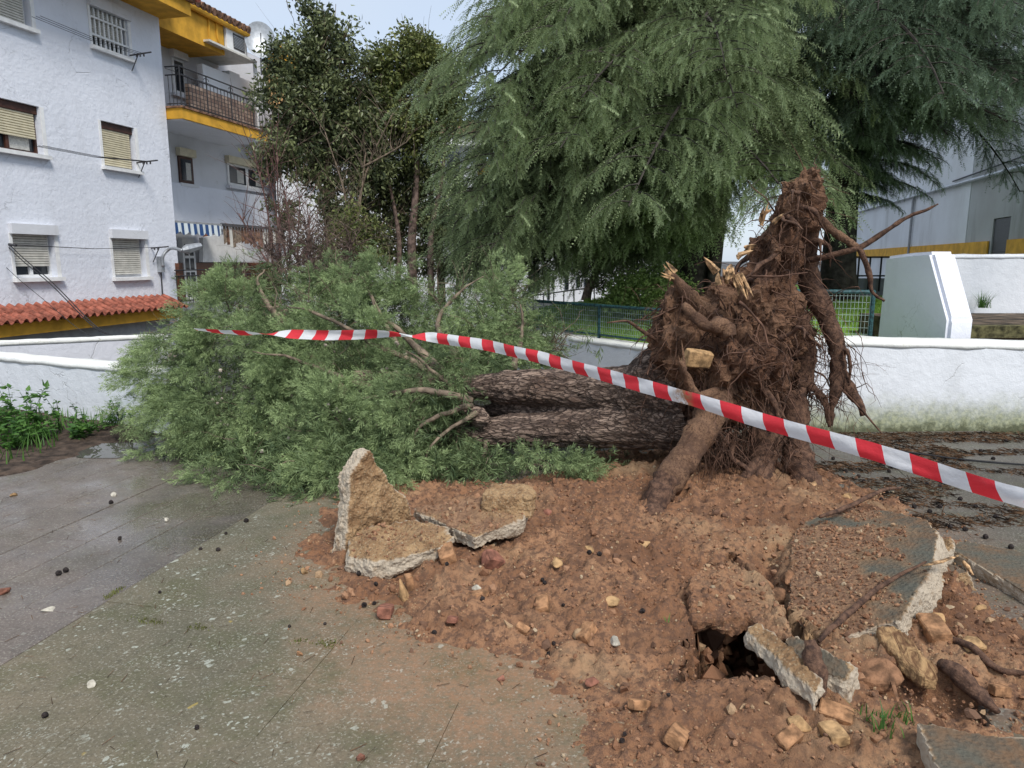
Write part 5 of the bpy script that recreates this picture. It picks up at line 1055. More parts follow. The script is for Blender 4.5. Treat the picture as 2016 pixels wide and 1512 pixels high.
# stones and brick pieces
def stone_mesh(name, kind, g):
    bm = bmesh.new()
    if kind == 'brick':
        for x in (-1, 1):
            for y in (-1, 1):
                for z in (-1, 1):
                    p = Vector((x*.5, y*.33, z*.26))
                    if g.random() < .35:
                        for ax_ in range(3): q_ = p.copy(); q_[ax_] *= g.uniform(.35, .7); bm.verts.new(q_)
                    else: bm.verts.new(p*g.uniform(.85, 1.1))
    else:
        for _ in range(16): v = Vector((g.gauss(0, 1), g.gauss(0, 1), g.gauss(0, 1))).normalized(); bm.verts.new((v.x*.5*g.uniform(.8, 1.1), v.y*.42*g.uniform(.8, 1.1), v.z*.34*g.uniform(.8, 1.1)))
    r = bmesh.ops.convex_hull(bm, input=bm.verts[:]); bmesh.ops.delete(bm, geom=[x for x in r['geom_interior'] if isinstance(x, bmesh.types.BMVert)], context='VERTS')
    bmesh.ops.bevel(bm, geom=bm.edges[:], offset=.035, segments=1, affect='EDGES')
    me = bpy.data.meshes.new(name); bm.to_mesh(me); bm.free(); return me
STONES = [  # u, v, width px, name, kind, material, label
 (598,1128,20,'stone','rock','tan','tan wedge stone lying alone left of the white edged slab'),
 (806,1156,26,'brick_fragment','brick','orangebrick','orange brick piece standing upright on the soil'),
 (797,1180,38,'stone','rock','tan','flat tan stone at the foot of the upright orange brick piece'),
 (760,1210,40,'brick_fragment','brick','redbrick','flat red brick shard left of a dark cone'),
 (940,1172,40,'brick_fragment','brick','orangebrick','orange brick lump with a white stone behind it'),
 (938,1156,22,'stone','rock','palestone','white stone resting behind an orange brick lump'),
 (891,1228,26,'brick_fragment','brick','redbrick','thin red brick sliver lying on the soil edge'),
 (1068,1195,42,'brick_fragment','brick','orangebrick','square orange brick fragment in the middle of the soil slope'),
 (1028,1240,24,'brick_fragment','brick','orangebrick','small orange brick chip near the lower soil edge'),
 (1155,1252,40,'brick_fragment','brick','orangebrick','brown orange brick piece left of a white stone'),
 (1212,1262,26,'stone','rock','palestone','white angular stone on the soil left of the pit'),
 (1094,1118,38,'stone','rock','tan','pointed brown stone on the upper soil slope'),
 (970,1118,66,'stone','rock','redbrick','rounded reddish boulder half sunk below the slabs'),
 (940,1082,32,'stone','rock','tan','pale tan stone at the tip of the diamond slab'),
 (966,1077,18,'stone','rock','palestone','small white stone beside the tip of the diamond slab'),
 (880,1105,42,'brick_fragment','brick','orangebrick','orange brick lump at the right end of the flat white edged slab'),
 (1205,1190,34,'stone','rock','tan','knobbly yellowish stone high on the middle soil slope'),
 (1334,1458,52,'brick_fragment','brick','orangebrick','large four cornered orange brick fragment at the bottom edge'),
 (1258,1388,34,'brick_fragment','brick','orangebrick','ochre orange stone chip left of the pit front'),
 (1165,1355,30,'stone','rock','redbrick','brown lump at the edge between soil and mossy paving'),
 (1470,1362,34,'brick_fragment','brick','tan','squared tan piece on the front lip of the pit'),
 (1645,1410,50,'brick_fragment','brick','orangebrick','orange brick fragment, uppermost of four at the bottom right'),
 (1572,1428,42,'stone','rock','tan','yellow tan stone between the orange bricks at the bottom right'),
 (1553,1458,46,'brick_fragment','brick','orangebrick','orange brick fragment, leftmost of four at the bottom right'),
 (1640,1452,44,'brick_fragment','brick','tan','tan sided brick fragment, lowest of four at the bottom right'),
 (1725,1345,84,'boulder','rock','clod','large brown earth boulder in front of the dark trench'),
 (1728,1124,36,'stone','rock','tan','yellow stone lying on the big lifted slab'),
 (1552,1150,44,'stone','rock','clod','round brown clod beside the left side of the big lifted slab'),
 (1500,1160,52,'stone','rock','clod','brown clod in the rubble hollow under the roots'),
 (1478,1195,40,'stone','rock','tan','dusty tan stone in the rubble hollow'),
 (1530,1185,56,'stone','rock','clod','large dusty clod above the greenish broken slab'),
 (1455,1150,40,'stone','rock','clod','small clod at the upper end of the soil covered slab'),
 (1908,1280,46,'stone','rock','tan','pale brown stone in the recess at the right edge'),
 (1850,1222,30,'stone','rock','tan','yellow triangular stone right of the white slab edge'),
 (1930,1205,24,'stone','rock','tan','small yellow stone in the recess below the paving edge'),
 (1838,1252,54,'brick_fragment','brick','orangebrick','long pinkish brick piece above the split log'),
 (1966,1362,30,'brick_fragment','brick','orangebrick','orange stone near the right edge below the trench root'),
 (1668,984,26,'stone','rock','tan','yellow chip pierced by a thin stick behind the big slab'),
 (1690,1022,18,'stone','rock','tan','small yellow chip at the upper edge of the big slab'),
 (28,976,14,'stone','rock','tan','round brown pebble on the wet slabs near the left edge'),
 (224,976,14,'stone','rock','palestone','white pebble in the middle of the wet slabs'),
 (8,1168,24,'stone','rock','redbrick','reddish stone at the left frame edge on the wet slabs'),
 (97,1200,28,'stone','rock','palestone','flat white scrap on the dark slabs at the left'),
 (180,1350,18,'stone','rock','palestone','white pebble on the mossy slabs in the lower left'),
 (590,1290,16,'stone','rock','orangebrick','small orange stone below the mossy joint'),
 (710,1495,22,'stone','rock','redbrick','brown pebble at the bottom edge of the mossy slabs'),
 (987,1338,18,'stone','rock','redbrick','reddish pebble on the mossy slabs below the soil'),
 (327,1026,14,'stone','rock','palestone','white chip on the wet slabs left of the long joint'),
 (1270,1080,30,'stone','rock','tan','tan stone just below the thick brown root'),
 (1075,1015,26,'stone','rock','redbrick','reddish stone right of the diamond slab'),
 (1160,1090,24,'stone','rock','tan','small tan stone left of the thick brown root tip'),
]
for k, (u, v, wpx, nm, kd, mt, lab) in enumerate(STONES):
    g = random.Random(100+k); p = S(u, v); sz = wpx*np.linalg.norm(p-EYEP)/FPX; o = link(nm, stone_mesh(nm, kd, g), M[mt]); sc_ = sz*1.02
    o.scale = (sc_, sc_*g.uniform(.85, 1.1), sc_*g.uniform(.75, 1.05) if wpx > 15 else sc_*.8); o.location = (p[0], p[1], p[2]+sc_*.16)
    o.rotation_euler = (g.uniform(-.4, .4), g.uniform(-.4, .4), g.uniform(0, 6.28)); tag(o, lab, 'brick' if 'brick' in nm else 'stone')
    if 'upright orange' in lab or 'standing upright' in lab: o.rotation_euler = (0, math.radians(85), .4); o.location.z = p[2]+sc_*.4; o.scale = (sc_*1.7, sc_, sc_)
    if 'flat white scrap' in lab: o.scale.z = sc_*.12; o.location.z = .004
p = P(1375, 706, 4.68); o = link('stone', stone_mesh('stone', 'brick', random.Random(5)), M['tan']); o.location = p; o.scale = (.19, .13, .21); o.rotation_euler = (.2, .15, .3); tag(o, 'tan stone caught in the earth of the upturned root plate', 'stone')
# clods and grit on the heap (uncountable)
def rocks(n, sel, smin, smax, name, label, mats, sub_seed, sink=.3):
    ico = bmesh.new(); bmesh.ops.create_icosphere(ico, subdivisions=1, radius=.5); ico.verts.ensure_lookup_table(); T = np.array([v.co[:] for v in ico.verts]); F = np.array([[v.index for v in f.verts] for f in ico.faces]); ico.free()
    p = sel(n); N = len(p); s = smin*(smax/smin)**(RNG.random(N)**2.2); R = norm(RNG.normal(size=(N, 3))); A = norm(np.cross(R, RNG.normal(size=(N, 3)))); B = np.cross(R, A)
    Rm = np.stack([R, A, B], 1)*(s[:, None]*RNG.uniform(.6, 1.15, (N, 3)))[:, :, None]; Tj = T[None]*(1+RNG.normal(size=(N, len(T), 1))*.24)
    V = np.einsum('nvk,nkj->nvj', Tj, Rm)+p[:, None]+np.array([0, 0, 1])*(s*(.5-sink))[:, None, None]
    Fo = (np.arange(N)[:, None, None]*len(T)+F[None]).reshape(-1, 3); return tag(link(name, npmesh(name, V.reshape(-1, 3), Fo, False, {'tint': np.repeat(RNG.random(N), len(T))}), mats), label, kind='stuff')
def on_heap(n):
    x = RNG.uniform(MX0, MX1, n*3); y = RNG.uniform(MY0+.3, MY1, n*3); d = sdpoly(x, y, SOIL)+fbm(np.stack([x, y, 0*x], -1)*2.4, 3, 3)*.2; pr = sst(-.55, .25, d)**1.3*np.clip(1.6-.2*y, .3, 1.2)
    ok = RNG.random(n*3) < pr; x, y = x[ok][:n], y[ok][:n]; return np.stack([x, y, np.maximum(hfield(x, y), np.where(sdpoly(x, y, PIT) > -.05, -9, .0))], -1)
m, t, b, o = newmat('grit'); q = NT(t); rr = q.n('ShaderNodeValToRGB'); q.lk(q.attr('tint'), rr.inputs[0]); cr = rr.color_ramp; cr.interpolation = 'CONSTANT'
for pos_, c_ in ((0, (.23, .115, .063)), (.40, (.34, .185, .105)), (.66, (.16, .088, .055)), (.80, (.38, .25, .145)), (.92, (.31, .17, .10)), (.97, (.42, .32, .21))):
    e = cr.elements.new(pos_) if pos_ else cr.elements[0]; e.color = (*c_, 1)
cr.elements[-1].color = (.42, .34, .23, 1)
q.lk(rr.outputs[0], b.inputs['Base Color']); b.inputs['Roughness'].default_value = .95; q.bump(q.noise(120, 4, .7), .8, .006, b); M['grit'] = m
rocks(10500, on_heap, .006, .021, 'grit', 'loose grit and pebbles over the torn up soil', M['grit'], 1)
V4, N4 = getVF(o4.data); sy4 = np.empty(len(V4), np.float32); o4.data.attributes['soily'].data.foreach_get('value', sy4); V4 = V4[sy4 > .45]
rocks(1300, lambda n: V4[RNG.integers(0, len(V4), n)]+RNG.normal(size=(n, 3))*np.array([.006, .006, 0]), .007, .028, 'slab_grit', 'grit and crumbs of soil lying on the big lifted slab', M['grit'], 3)
for o_, lb_ in ((o10, 'clods and grit on the soil covered slab behind the pit'), (o1_, 'crumbs of concrete on the flat white edged slab'), (o2_, 'crumbs of soil on the diamond shaped slab')):
    Vq, Nq = getVF(o_.data); Vq = Vq[Nq[:, 2] > .8]; rocks(150, lambda n: Vq[RNG.integers(0, len(Vq), n)], .008, .032, 'slab_grit', lb_, M['grit'], 3)
rocks(650, on_heap, .02, .055, 'soil_clods', 'crumbly brown clods on the torn up soil', M['grit'], 2)
def in_pit(n):
    x = RNG.uniform(.55, 1.5, n*6); y = RNG.uniform(2.3, 3.6, n*6); d = sdpoly(x, y, PIT); ok = (d > -.03) & (d < .10) & ~((y < 2.62) & (d < .02)); x, y = x[ok][:n], y[ok][:n]; return np.stack([x, y, -RNG.uniform(.02, .85, len(x))], -1)
rocks(420, in_pit, .05, .17, 'pit_clods', 'clods of earth lining the walls of the open pit', M['grit'], 4)
# litter of needles and bark on the paving at the right and foot of the wall
def on_pave(n):
    x = RNG.uniform(1.0, 5.2, n); y = RNG.uniform(3.9, 6.5, n); w = fbm(np.stack([x*1.5, y*5, 0*x], -1), 3, 130)
    ok = (sdpoly(x, y, SOIL) < .0) & ((w > -.05) | (y > 6.2)); x, y = x[ok], y[ok]; return np.stack([x, y, np.full(len(x), .006)], -1)
T_lit = np.array([[0, -.06, 0], [0, .06, 0], [1, .03, .05], [1, -.03, .02]]); F_lit = np.array([[0, 1, 2, 3]])
p = on_pave(34000); d = RNG.normal(size=p.shape); d[:, 2] *= .12; v, f = instance(T_lit, F_lit, p, d, RNG.uniform(.015, .07, len(p)), 0, flat=np.tile([0., 1, .0], (len(p), 1))+RNG.normal(size=p.shape)*.2)
M['litter'] = plain('needle_litter', (.115, .065, .035), .95, .5, 9); tag(link('needle_litter', npmesh('needle_litter', v, f), M['litter']), 'brown fallen needles and bark crumbs on the paving under the white wall', kind='stuff')
# twigs and needles over all the paving
n = 1500; x = RNG.uniform(-4.5, 3, n); y = RNG.uniform(1.8, 6, n); ok = sdpoly(x, y, SOIL) < 0; p = np.stack([x, y, np.full(n, .005)], -1)[ok]; d = RNG.normal(size=p.shape); d[:, 2] = 0
v, f = instance(T_lit*np.array([1, .5, 1]), F_lit, p, d, RNG.uniform(.015, .06, len(p)), 0, flat=np.tile([0., .01, 1.], (len(p), 1))+RNG.normal(size=p.shape)*.2); tag(link('scattered_needles', npmesh('scattered_needles', v, f), M['litter']), 'thin scattered needles on the plaza slabs', kind='stuff')
# dark cones on the ground (one group)
def cone_mesh():
    bm = bmesh.new(); bmesh.ops.create_icosphere(bm, subdivisions=2, radius=.5)
    for v in bm.verts: v.co *= 1+.16*(1 if int(abs(v.co.x*9)+abs(v.co.y*7)+abs(v.co.z*11)) % 2 else -1)
    me = bpy.data.meshes.new('cypress_cone'); bm.to_mesh(me); bm.free(); me.materials.append(M['cone']); return me
cme = cone_mesh(); cpx = [(130,1126,18),(116,1132,15),(219,992,9),(236,1062,8),(485,1028,12),(430,1085,10),(445,1052,7),(395,1083,8),(690,1128,10),(708,1140,13),(717,1195,13),(737,1190,9),(740,1152,11),(778,1139,11),(880,1125,10),(855,1250,11),(950,1186,12),(972,1192,10),(1028,1125,11),(1072,1155,11),(1160,1096,12),(1180,1102,12),(1109,1188,8),(1090,1262,10),(1265,1202,13),(1080,1284,9),(1115,1160,9),(1068,1140,9),(89,1412,12),(388,1435,10),(315,1168,7),(570,1235,7),(640,1230,7),(1225,1460,12),(1230,1448,9),(1315,1395,9),(1870,1040,14),(1800,1000,13),(1830,1010,11),(1890,985,13),(1920,1000,12),(1960,1020,14),(1990,990,11),(1780,1045,17),(1900,1045,12),(1825,955,11),(1850,960,12),(1700,950,11),(1750,930,11),(1735,985,9),(1930,890,12),(1955,905,10),(1880,870,9),(1980,870,11),(1800,900,12),(1840,905,13),(1665,930,10),(1690,940,11),(1990,1080,10),(1850,1000,9),(1905,1075,10),(1940,1060,11),(1640,905,9),(1765,905,8)]
for u, v, wpx in cpx:
    p = S(u, v); s = min(.026, max(.013, wpx*np.linalg.norm(p-EYEP)/FPX*.72)); o = bpy.data.objects.new('cypress_cone', cme); COL.objects.link(o); o.location = (p[0], p[1], p[2]+s*.42); o.scale = (s, s, s*1.1); o.rotation_euler = (random.uniform(0, 3), random.uniform(0, 3), 0)
    tag(o, 'small round dark cypress cone dropped on the ground', 'cone', 'dark cypress cones scattered on the ground')
# wood pieces
def stick(name, pts, r, mat, label, cat, n=8, squash=1.0):
    L_ = smooth_line(pts, 5); rr = np.interp(np.linspace(0, 1, len(L_)), np.linspace(0, 1, len(r)), r); V, F = tube_np(L_, rr, n); c_ = np.repeat(L_, n, 0); V = c_+(V-c_)*np.array([1, 1, squash]); V = V+np.stack([fbm(V*25, 3, 150+k) for k in range(3)], -1)*rr.mean()*.5
    mb = MB(); mb.add(V, [tuple(x) for a in F for x in a]); return tag(mb.build(name, mat, None, True), label, cat)
bp = [G(1594,1262,.22), G(1602,1300,.17), G(1610,1340,.11), G(1606,1376,.05)]
bark_pc = thing('bark_piece', 'dark piece of root bark with orange splintered end standing over the pit', 'wood', tuple(bp[-1]))
L_ = smooth_line(bp, 6); V, F = tube_np(L_, np.interp(np.linspace(0, 1, len(L_)), [0, .2, .8, 1], [.022, .034, .034, .018]), 10); V = V+np.stack([fbm(V*25, 3, 170+k) for k in range(3)], -1)*.016
mb = MB(); mb.add(V, [tuple(x) for a in F for x in a]); mb.build('bark', M['root'], bark_pc, True)
_ft = ft; ft = bark_pc; shards('splintered_tip', bp[0], (-.1, -.1, 1), 6, .055, .008, M['splint'], .25, 11); ft = _ft
sp = [G(u, v, z) for u, v, z in ((1726,1232,.14),(1760,1228,.16),(1790,1250,.15),(1820,1290,.12),(1845,1310,.10),(1842,1330,.07),(1818,1332,.07),(1775,1300,.09),(1735,1262,.11))]
o = chunk('split_log', sp, (.0, .0, -.05), 'split piece of tan rotten wood lying on soil right of the big slab', 'wood', rough=.010, vox=.008, pale_side=False); o.data.materials.clear()
m, t, b, o2 = newmat('rotten_wood'); q = NT(t); v_ = q.noise(34, 5, .6, (1, .35, .6), dist=1.5); q.lk(q.mix(q.ramp(v_, .35, .62), (.13, .065, .032), (.40, .25, .12)), b.inputs['Base Color']); q.bump(v_, 1, .012, b); b.inputs['Roughness'].default_value = .9; o.data.materials.append(m)
stick('broken_root', [S(1845,1322,.02), S(1880,1355,.05), S(1920,1385,.04), S(1962,1412,.02)], [.018,.036,.032,.010], M['root'], 'dark broken root lying in the trench at the lower right', 'root')
stick('broken_root', [S(1850,1255,.0), S(1905,1290,.03), S(1960,1320,.02), S(2030,1350,.0)], [.012,.016,.013,.010], M['root'], 'thin dark root crossing the recess at the right edge', 'root', 6)
stick('root_piece', [S(1770,1008,.14), S(1730,1026,.17), S(1670,1045,.15), S(1610,1068,.13)], [.008,.012,.014,.010], M['root'], 'thin torn root lying across the top of the big slab', 'root', 6)
stick('root_piece', [G(1822,1106,.26), G(1740,1150,.2), G(1690,1190,.16), G(1650,1225,.13), G(1612,1262,.1)], [.006,.010,.016,.014,.008], M['root'], 'fibrous dark root strand trailing over the lower big slab', 'root', 6)
stick('wood_splinter', [G(1816,1114,.27), G(1850,1106,.28), G(1886,1094,.27)], [.006,.014,.006], M['splint'], 'long orange wood splinter at the white corner of the big slab', 'wood', 6, .5)
stick('wood_splinter', [G(1896,1106,.12), G(1906,1118,.11), G(1916,1132,.10)], [.009,.010,.004], M['splint'], 'short orange splinter standing in the gap by the paving edge', 'wood', 5)
stick('thin_stick', [G(1664,996,.02), G(1671,965,.06), G(1676,940,.12)], [.004,.004,.002], M['root'], 'thin dark stick stuck upright through the yellow chip', 'stick', 5)
stick('thin_cable', [G(1640,868,.02), G(1750,885,.012), G(1900,905,.012), G(2060,918,.012)], [.008,.008,.008,.008], M['cable'], 'thin black hose lying on the littered paving by the white wall', 'cable', 6)
# ================================================================ BARRIER TAPE
tp = [(385,649,60,5.62),(430,652,64,5.62),(480,655,66,5.60),(530,657,92,5.58),(580,658,150,5.56),(640,660,178,5.52),(700,659,182,5.46),(760,657,215,5.36),(805,660,270,5.26),(850,664,330,5.20),(900,671,342,5.05),(960,680,352,4.88),(1010,692,357,4.70),(1060,703,359,4.52),(1110,717,360,4.34),(1180,736,360,4.10),(1240,752,360,3.90),(1300,770,360,3.72),(1365,787,361,3.55),(1430,806,362,3.42),(1500,829,362,3.30),(1580,851,362,3.16),(1680,878,362,3.00),(1780,908,362,2.86),(1860,935,362,2.75),(1950,962,362,2.62),(2016,980,362,2.52),(2130,1012,362,2.36)]
cl = np.array([P(u, v, Y) for u, v, a, Y in tp]+[(2.75, 1.75, 1.02), (3.9, 1.0, 1.05)]); an = np.array([a for *_, a, Y in tp]+[362, 362], float); kk_ = 10; cl = smooth_line(cl, kk_); an = np.interp(np.linspace(0, 1, len(cl)), np.linspace(0, 1, len(an)), an)
tg = norm(np.gradient(cl, axis=0)); vw = norm(cl-EYEP); up_ = norm(np.cross(np.cross(tg, np.array([0., 0, 1])), tg)); sd_ = np.cross(tg, up_); al = np.cumsum(np.r_[0, np.linalg.norm(np.diff(cl, axis=0), axis=1)])
rows = []; nw = 7
for k in range(nw):
    t_ = k/(nw-1)*2-1; c_ = np.cos(np.radians(an))[:, None]*up_+np.sin(np.radians(an))[:, None]*sd_; bow = np.sin(al*9+t_*2)*.004+(1-t_*t_)*.006+fbm(np.stack([al*5, 0*al+t_*.9, 0*al], -1), 3, 210)*.016
    rows.append(cl+c_*(t_*.038)+np.cross(tg, c_)*bow[:, None])
V = np.stack(rows, 1); n_ = len(cl); i, j = np.meshgrid(np.arange(n_-1), np.arange(nw-1), indexing='ij'); F = np.stack([i*nw+j, (i+1)*nw+j, (i+1)*nw+j+1, i*nw+j+1], -1).reshape(-1, 4)
uu = np.repeat(al, nw); ww = np.tile(np.linspace(-1, 1, nw), n_)
m, t, b, o = newmat('barrier_tape_print'); q = NT(t); s_ = q.attr('along'); w_ = q.attr('across'); sv = q.math('FRACT', q.math('ADD', q.math('DIVIDE', s_, .215), q.math('MULTIPLY', w_, .085)))
f_ = q.math('GREATER_THAN', sv, .5); c = q.mix(f_, (.80, .80, .82), (.78, .045, .06))
sm = float(np.interp(18*kk_/ (len(cl)-1), np.arange(len(cl))/(len(cl)-1), al)) ; sm = al[18*kk_-3]
mk = q.math('MULTIPLY', q.ramp(q.math('ABSOLUTE', q.math('SUBTRACT', s_, sm)), .085, .03), q.ramp(q.noise(30, 5, .7), .36, .55)); c = q.mix(q.math('MULTIPLY', mk, .85), c, (.40, .22, .11))
c = q.mix(q.math('MULTIPLY', q.ramp(q.noise(24, 6, .75), .58, .75), .18), c, (.45, .38, .33))
q.lk(c, b.inputs['Base Color']); b.inputs['Roughness'].default_value = .38; tl = q.n('ShaderNodeBsdfTranslucent'); q.lk(c, tl.inputs[0]); ms = q.n('ShaderNodeMixShader'); ms.inputs[0].default_value = .3; q.lk(b.outputs[0], ms.inputs[1]); q.lk(tl.outputs[0], ms.inputs[2]); q.lk(ms.outputs[0], o.inputs[0])
q.bump(q.noise(26, 5, .65), .6, .008, b)
tag(link('barrier_tape', npmesh('barrier_tape', V.reshape(-1, 3), F, True, {'along': uu, 'across': ww}), m), 'red and white striped plastic barrier tape stretched in front of the fallen tree', 'barrier tape')
# ================================================================ STANDING TREES
TIPS = [(960,560,9.8),(1005,568,9.9),(1045,570,10),(930,535,9.5),(1095,560,11.4),(1000,530,9.5),(1130,555,11.8),(900,490,9.4),(1060,500,9.3),(880,120,9.6),(868,200,9.5),(862,285,9.3),(872,345,9.2),(905,440,9.5),(940,505,9.6),(1010,545,9.8),(1070,555,10),(1125,535,11.4),(1245,270,9.8),(1395,450,11.2),(1450,405,11),(1150,190,8.5),(1300,130,8.3),(1450,210,8.3),(1500,330,10.6),(960,50,9.4),(1100,70,8.6),(955,390,9.0),(1010,300,8.8),(1090,400,10.4),(1330,330,10.4),(1470,110,8.6),(1000,160,8.9),(930,470,9.6),(965,535,9.7),(1000,500,10.1),(905,395,9.7),(1050,520,10.3),(1105,495,10.5),(985,445,10.1),(1085,440,10.1),(1300,400,11)]
TIPS2 = [(1730,290,12.2),(1800,220,11.8),(1880,320,12),(1960,60,11.2),(1830,110,11.4),(1900,220,11.5),(1720,40,11.8),(1780,420,13),(1850,370,12.6),(2030,110,10.6),(1780,300,12),(1850,260,11.6),(1940,200,11),(1800,150,11.3),(1740,60,11.5),(1900,20,11),(2000,30,10.5),(1830,390,13),(1760,385,12.8),(1700,270,11.8),(1980,240,11),(1950,150,10.7),(1720,330,12.5),(1790,370,12.6),(1850,330,12.2),(1920,270,11.5),(2010,190,10.8),(1880,180,11),(1760,220,11.4),(1960,90,10.8),(1700,130,11.2),(1820,60,11),(1690,400,13),(1740,400,13.4),(1560,330,12),(1880,110,12.5),(1640,60,11)]
TIPS = [(960,560,9.8),(1005,568,9.9),(1045,570,10),(930,535,9.5),(1095,560,11.4),(1000,530,9.5),(1130,555,11.8),(900,490,9.4),(1060,500,9.3),(880,120,9.6),(868,200,9.5),(862,285,9.3),(872,345,9.2),(905,440,9.5),(940,505,9.6),(1010,545,9.8),(1070,555,10),(1125,535,11.4),(1245,270,9.8),(1395,450,11.2),(1450,405,11),(1150,190,8.5),(1300,130,8.3),(1450,210,8.3),(1500,330,10.6),(960,50,9.4),(1100,70,8.6),(955,390,9.0),(1010,300,8.8),(1090,400,10.4),(1330,330,10.4),(1470,110,8.6),(1000,160,8.9),(930,470,9.6),(965,535,9.7),(1000,500,10.1),(905,395,9.7),(1050,520,10.3),(1105,495,10.5),(985,445,10.1),(1085,440,10.1),(1300,400,11)]
TIPS2 = [(1730,290,12.2),(1800,220,11.8),(1880,320,12),(1960,60,11.2),(1830,110,11.4),(1900,220,11.5),(1720,40,11.8),(1780,420,13),(1850,370,12.6),(2030,110,10.6),(1780,300,12),(1850,260,11.6),(1940,200,11),(1800,150,11.3),(1740,60,11.5),(1900,20,11),(2000,30,10.5),(1830,390,13),(1760,385,12.8),(1700,270,11.8),(1980,240,11),(1950,150,10.7),(1720,330,12.5),(1790,370,12.6),(1850,330,12.2),(1920,270,11.5),(2010,190,10.8),(1880,180,11),(1760,220,11.4),(1960,90,10.8),(1700,130,11.2),(1820,60,11),(1690,400,13),(1740,400,13.4),(1560,330,12),(1880,110,12.5),(1640,60,11)]
M2 = {}
def bough_mesh(seed, Lb, rise, drop):
    """one cedar bough along +x: wood, side branches and hanging needle sprigs in a single mesh"""
    g = np.random.default_rng(seed); t_ = np.linspace(0, 1, 14); hd = np.array([1., 0, 0]); lat = np.array([0, 1., 0]); pos = []; dr = []; ln = []; tn = []
    line = hd*(Lb*t_)[:, None]+lat*(Lb*.06*np.sin(t_*3+g.uniform(0, 6)))[:, None]; line -= line[0]; line[:, 2] += Lb*(rise*t_-drop*t_**2.2); wood = [tube_np(line, np.linspace(.045, .008, 14), 5, False)]
    nl = int(Lb*8)
    for j in range(nl):
        s = .08+.92*(j+g.random())/nl; c = np.array([np.interp(s, t_, line[:, a]) for a in range(3)]); sd = 1 if j % 2 else -1
        l2 = Lb*(.30*(1-s)**.7+.09)*g.uniform(.7, 1.25); d2 = norm(hd*.75+lat*sd*g.uniform(.45, 1.1)+np.array([0, 0, g.uniform(-.15, .2)])); m_ = max(4, int(l2/.052)); u_ = (np.arange(m_)+g.random(m_))/m_
        def pt(q): x = c+d2*(l2*q)[:, None]; x[:, 2] -= l2*.45*q**2; return x
        wood.append(tube_np(pt(np.linspace(0, 1, 5)), np.linspace(.010, .003, 5), 3, False)); p2 = pt(u_); side = norm(np.cross(d2, [0, 0, 1]))
        for _ in range(2):
            pos.append(p2+g.normal(size=p2.shape)*.02); w_ = g.choice((-1, 1), m_)[:, None]
            dr.append(d2*g.uniform(.1, .9, (m_, 1))+side*w_*g.uniform(.1, .6, (m_, 1))+np.array([0, 0, -1])*g.uniform(.3, 1.3, (m_, 1))); ln.append(g.uniform(.15, .40, m_)*(.75+.5*(1-s)))
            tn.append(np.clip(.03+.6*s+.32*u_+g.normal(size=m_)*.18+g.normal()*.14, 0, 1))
    pos, dr, ln, tn = map(np.concatenate, (pos, dr, ln, tn)); k = g.integers(0, 3, len(pos)); out = []
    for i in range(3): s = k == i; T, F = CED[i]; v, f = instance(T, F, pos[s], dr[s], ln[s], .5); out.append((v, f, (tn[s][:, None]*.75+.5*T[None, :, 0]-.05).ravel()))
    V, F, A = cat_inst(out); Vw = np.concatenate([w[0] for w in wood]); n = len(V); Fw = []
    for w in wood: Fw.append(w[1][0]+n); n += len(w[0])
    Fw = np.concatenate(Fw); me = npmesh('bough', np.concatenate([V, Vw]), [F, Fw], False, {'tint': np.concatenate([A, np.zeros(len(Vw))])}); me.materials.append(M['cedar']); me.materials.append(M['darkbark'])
    mi = np.zeros(len(F)+len(Fw), np.int32); mi[len(F):] = 1; me.polygons.foreach_set('material_index', mi); return me, line[-1]/Lb, Lb
BOUGHS = [bough_mesh(40+k, L_, r_, d_) for k, (L_, r_, d_) in enumerate(((2.6, .18, .42), (2.6, .26, .60), (3.7, .15, .45), (3.7, .24, .62), (5.0, .14, .48), (5.0, .22, .60)))]
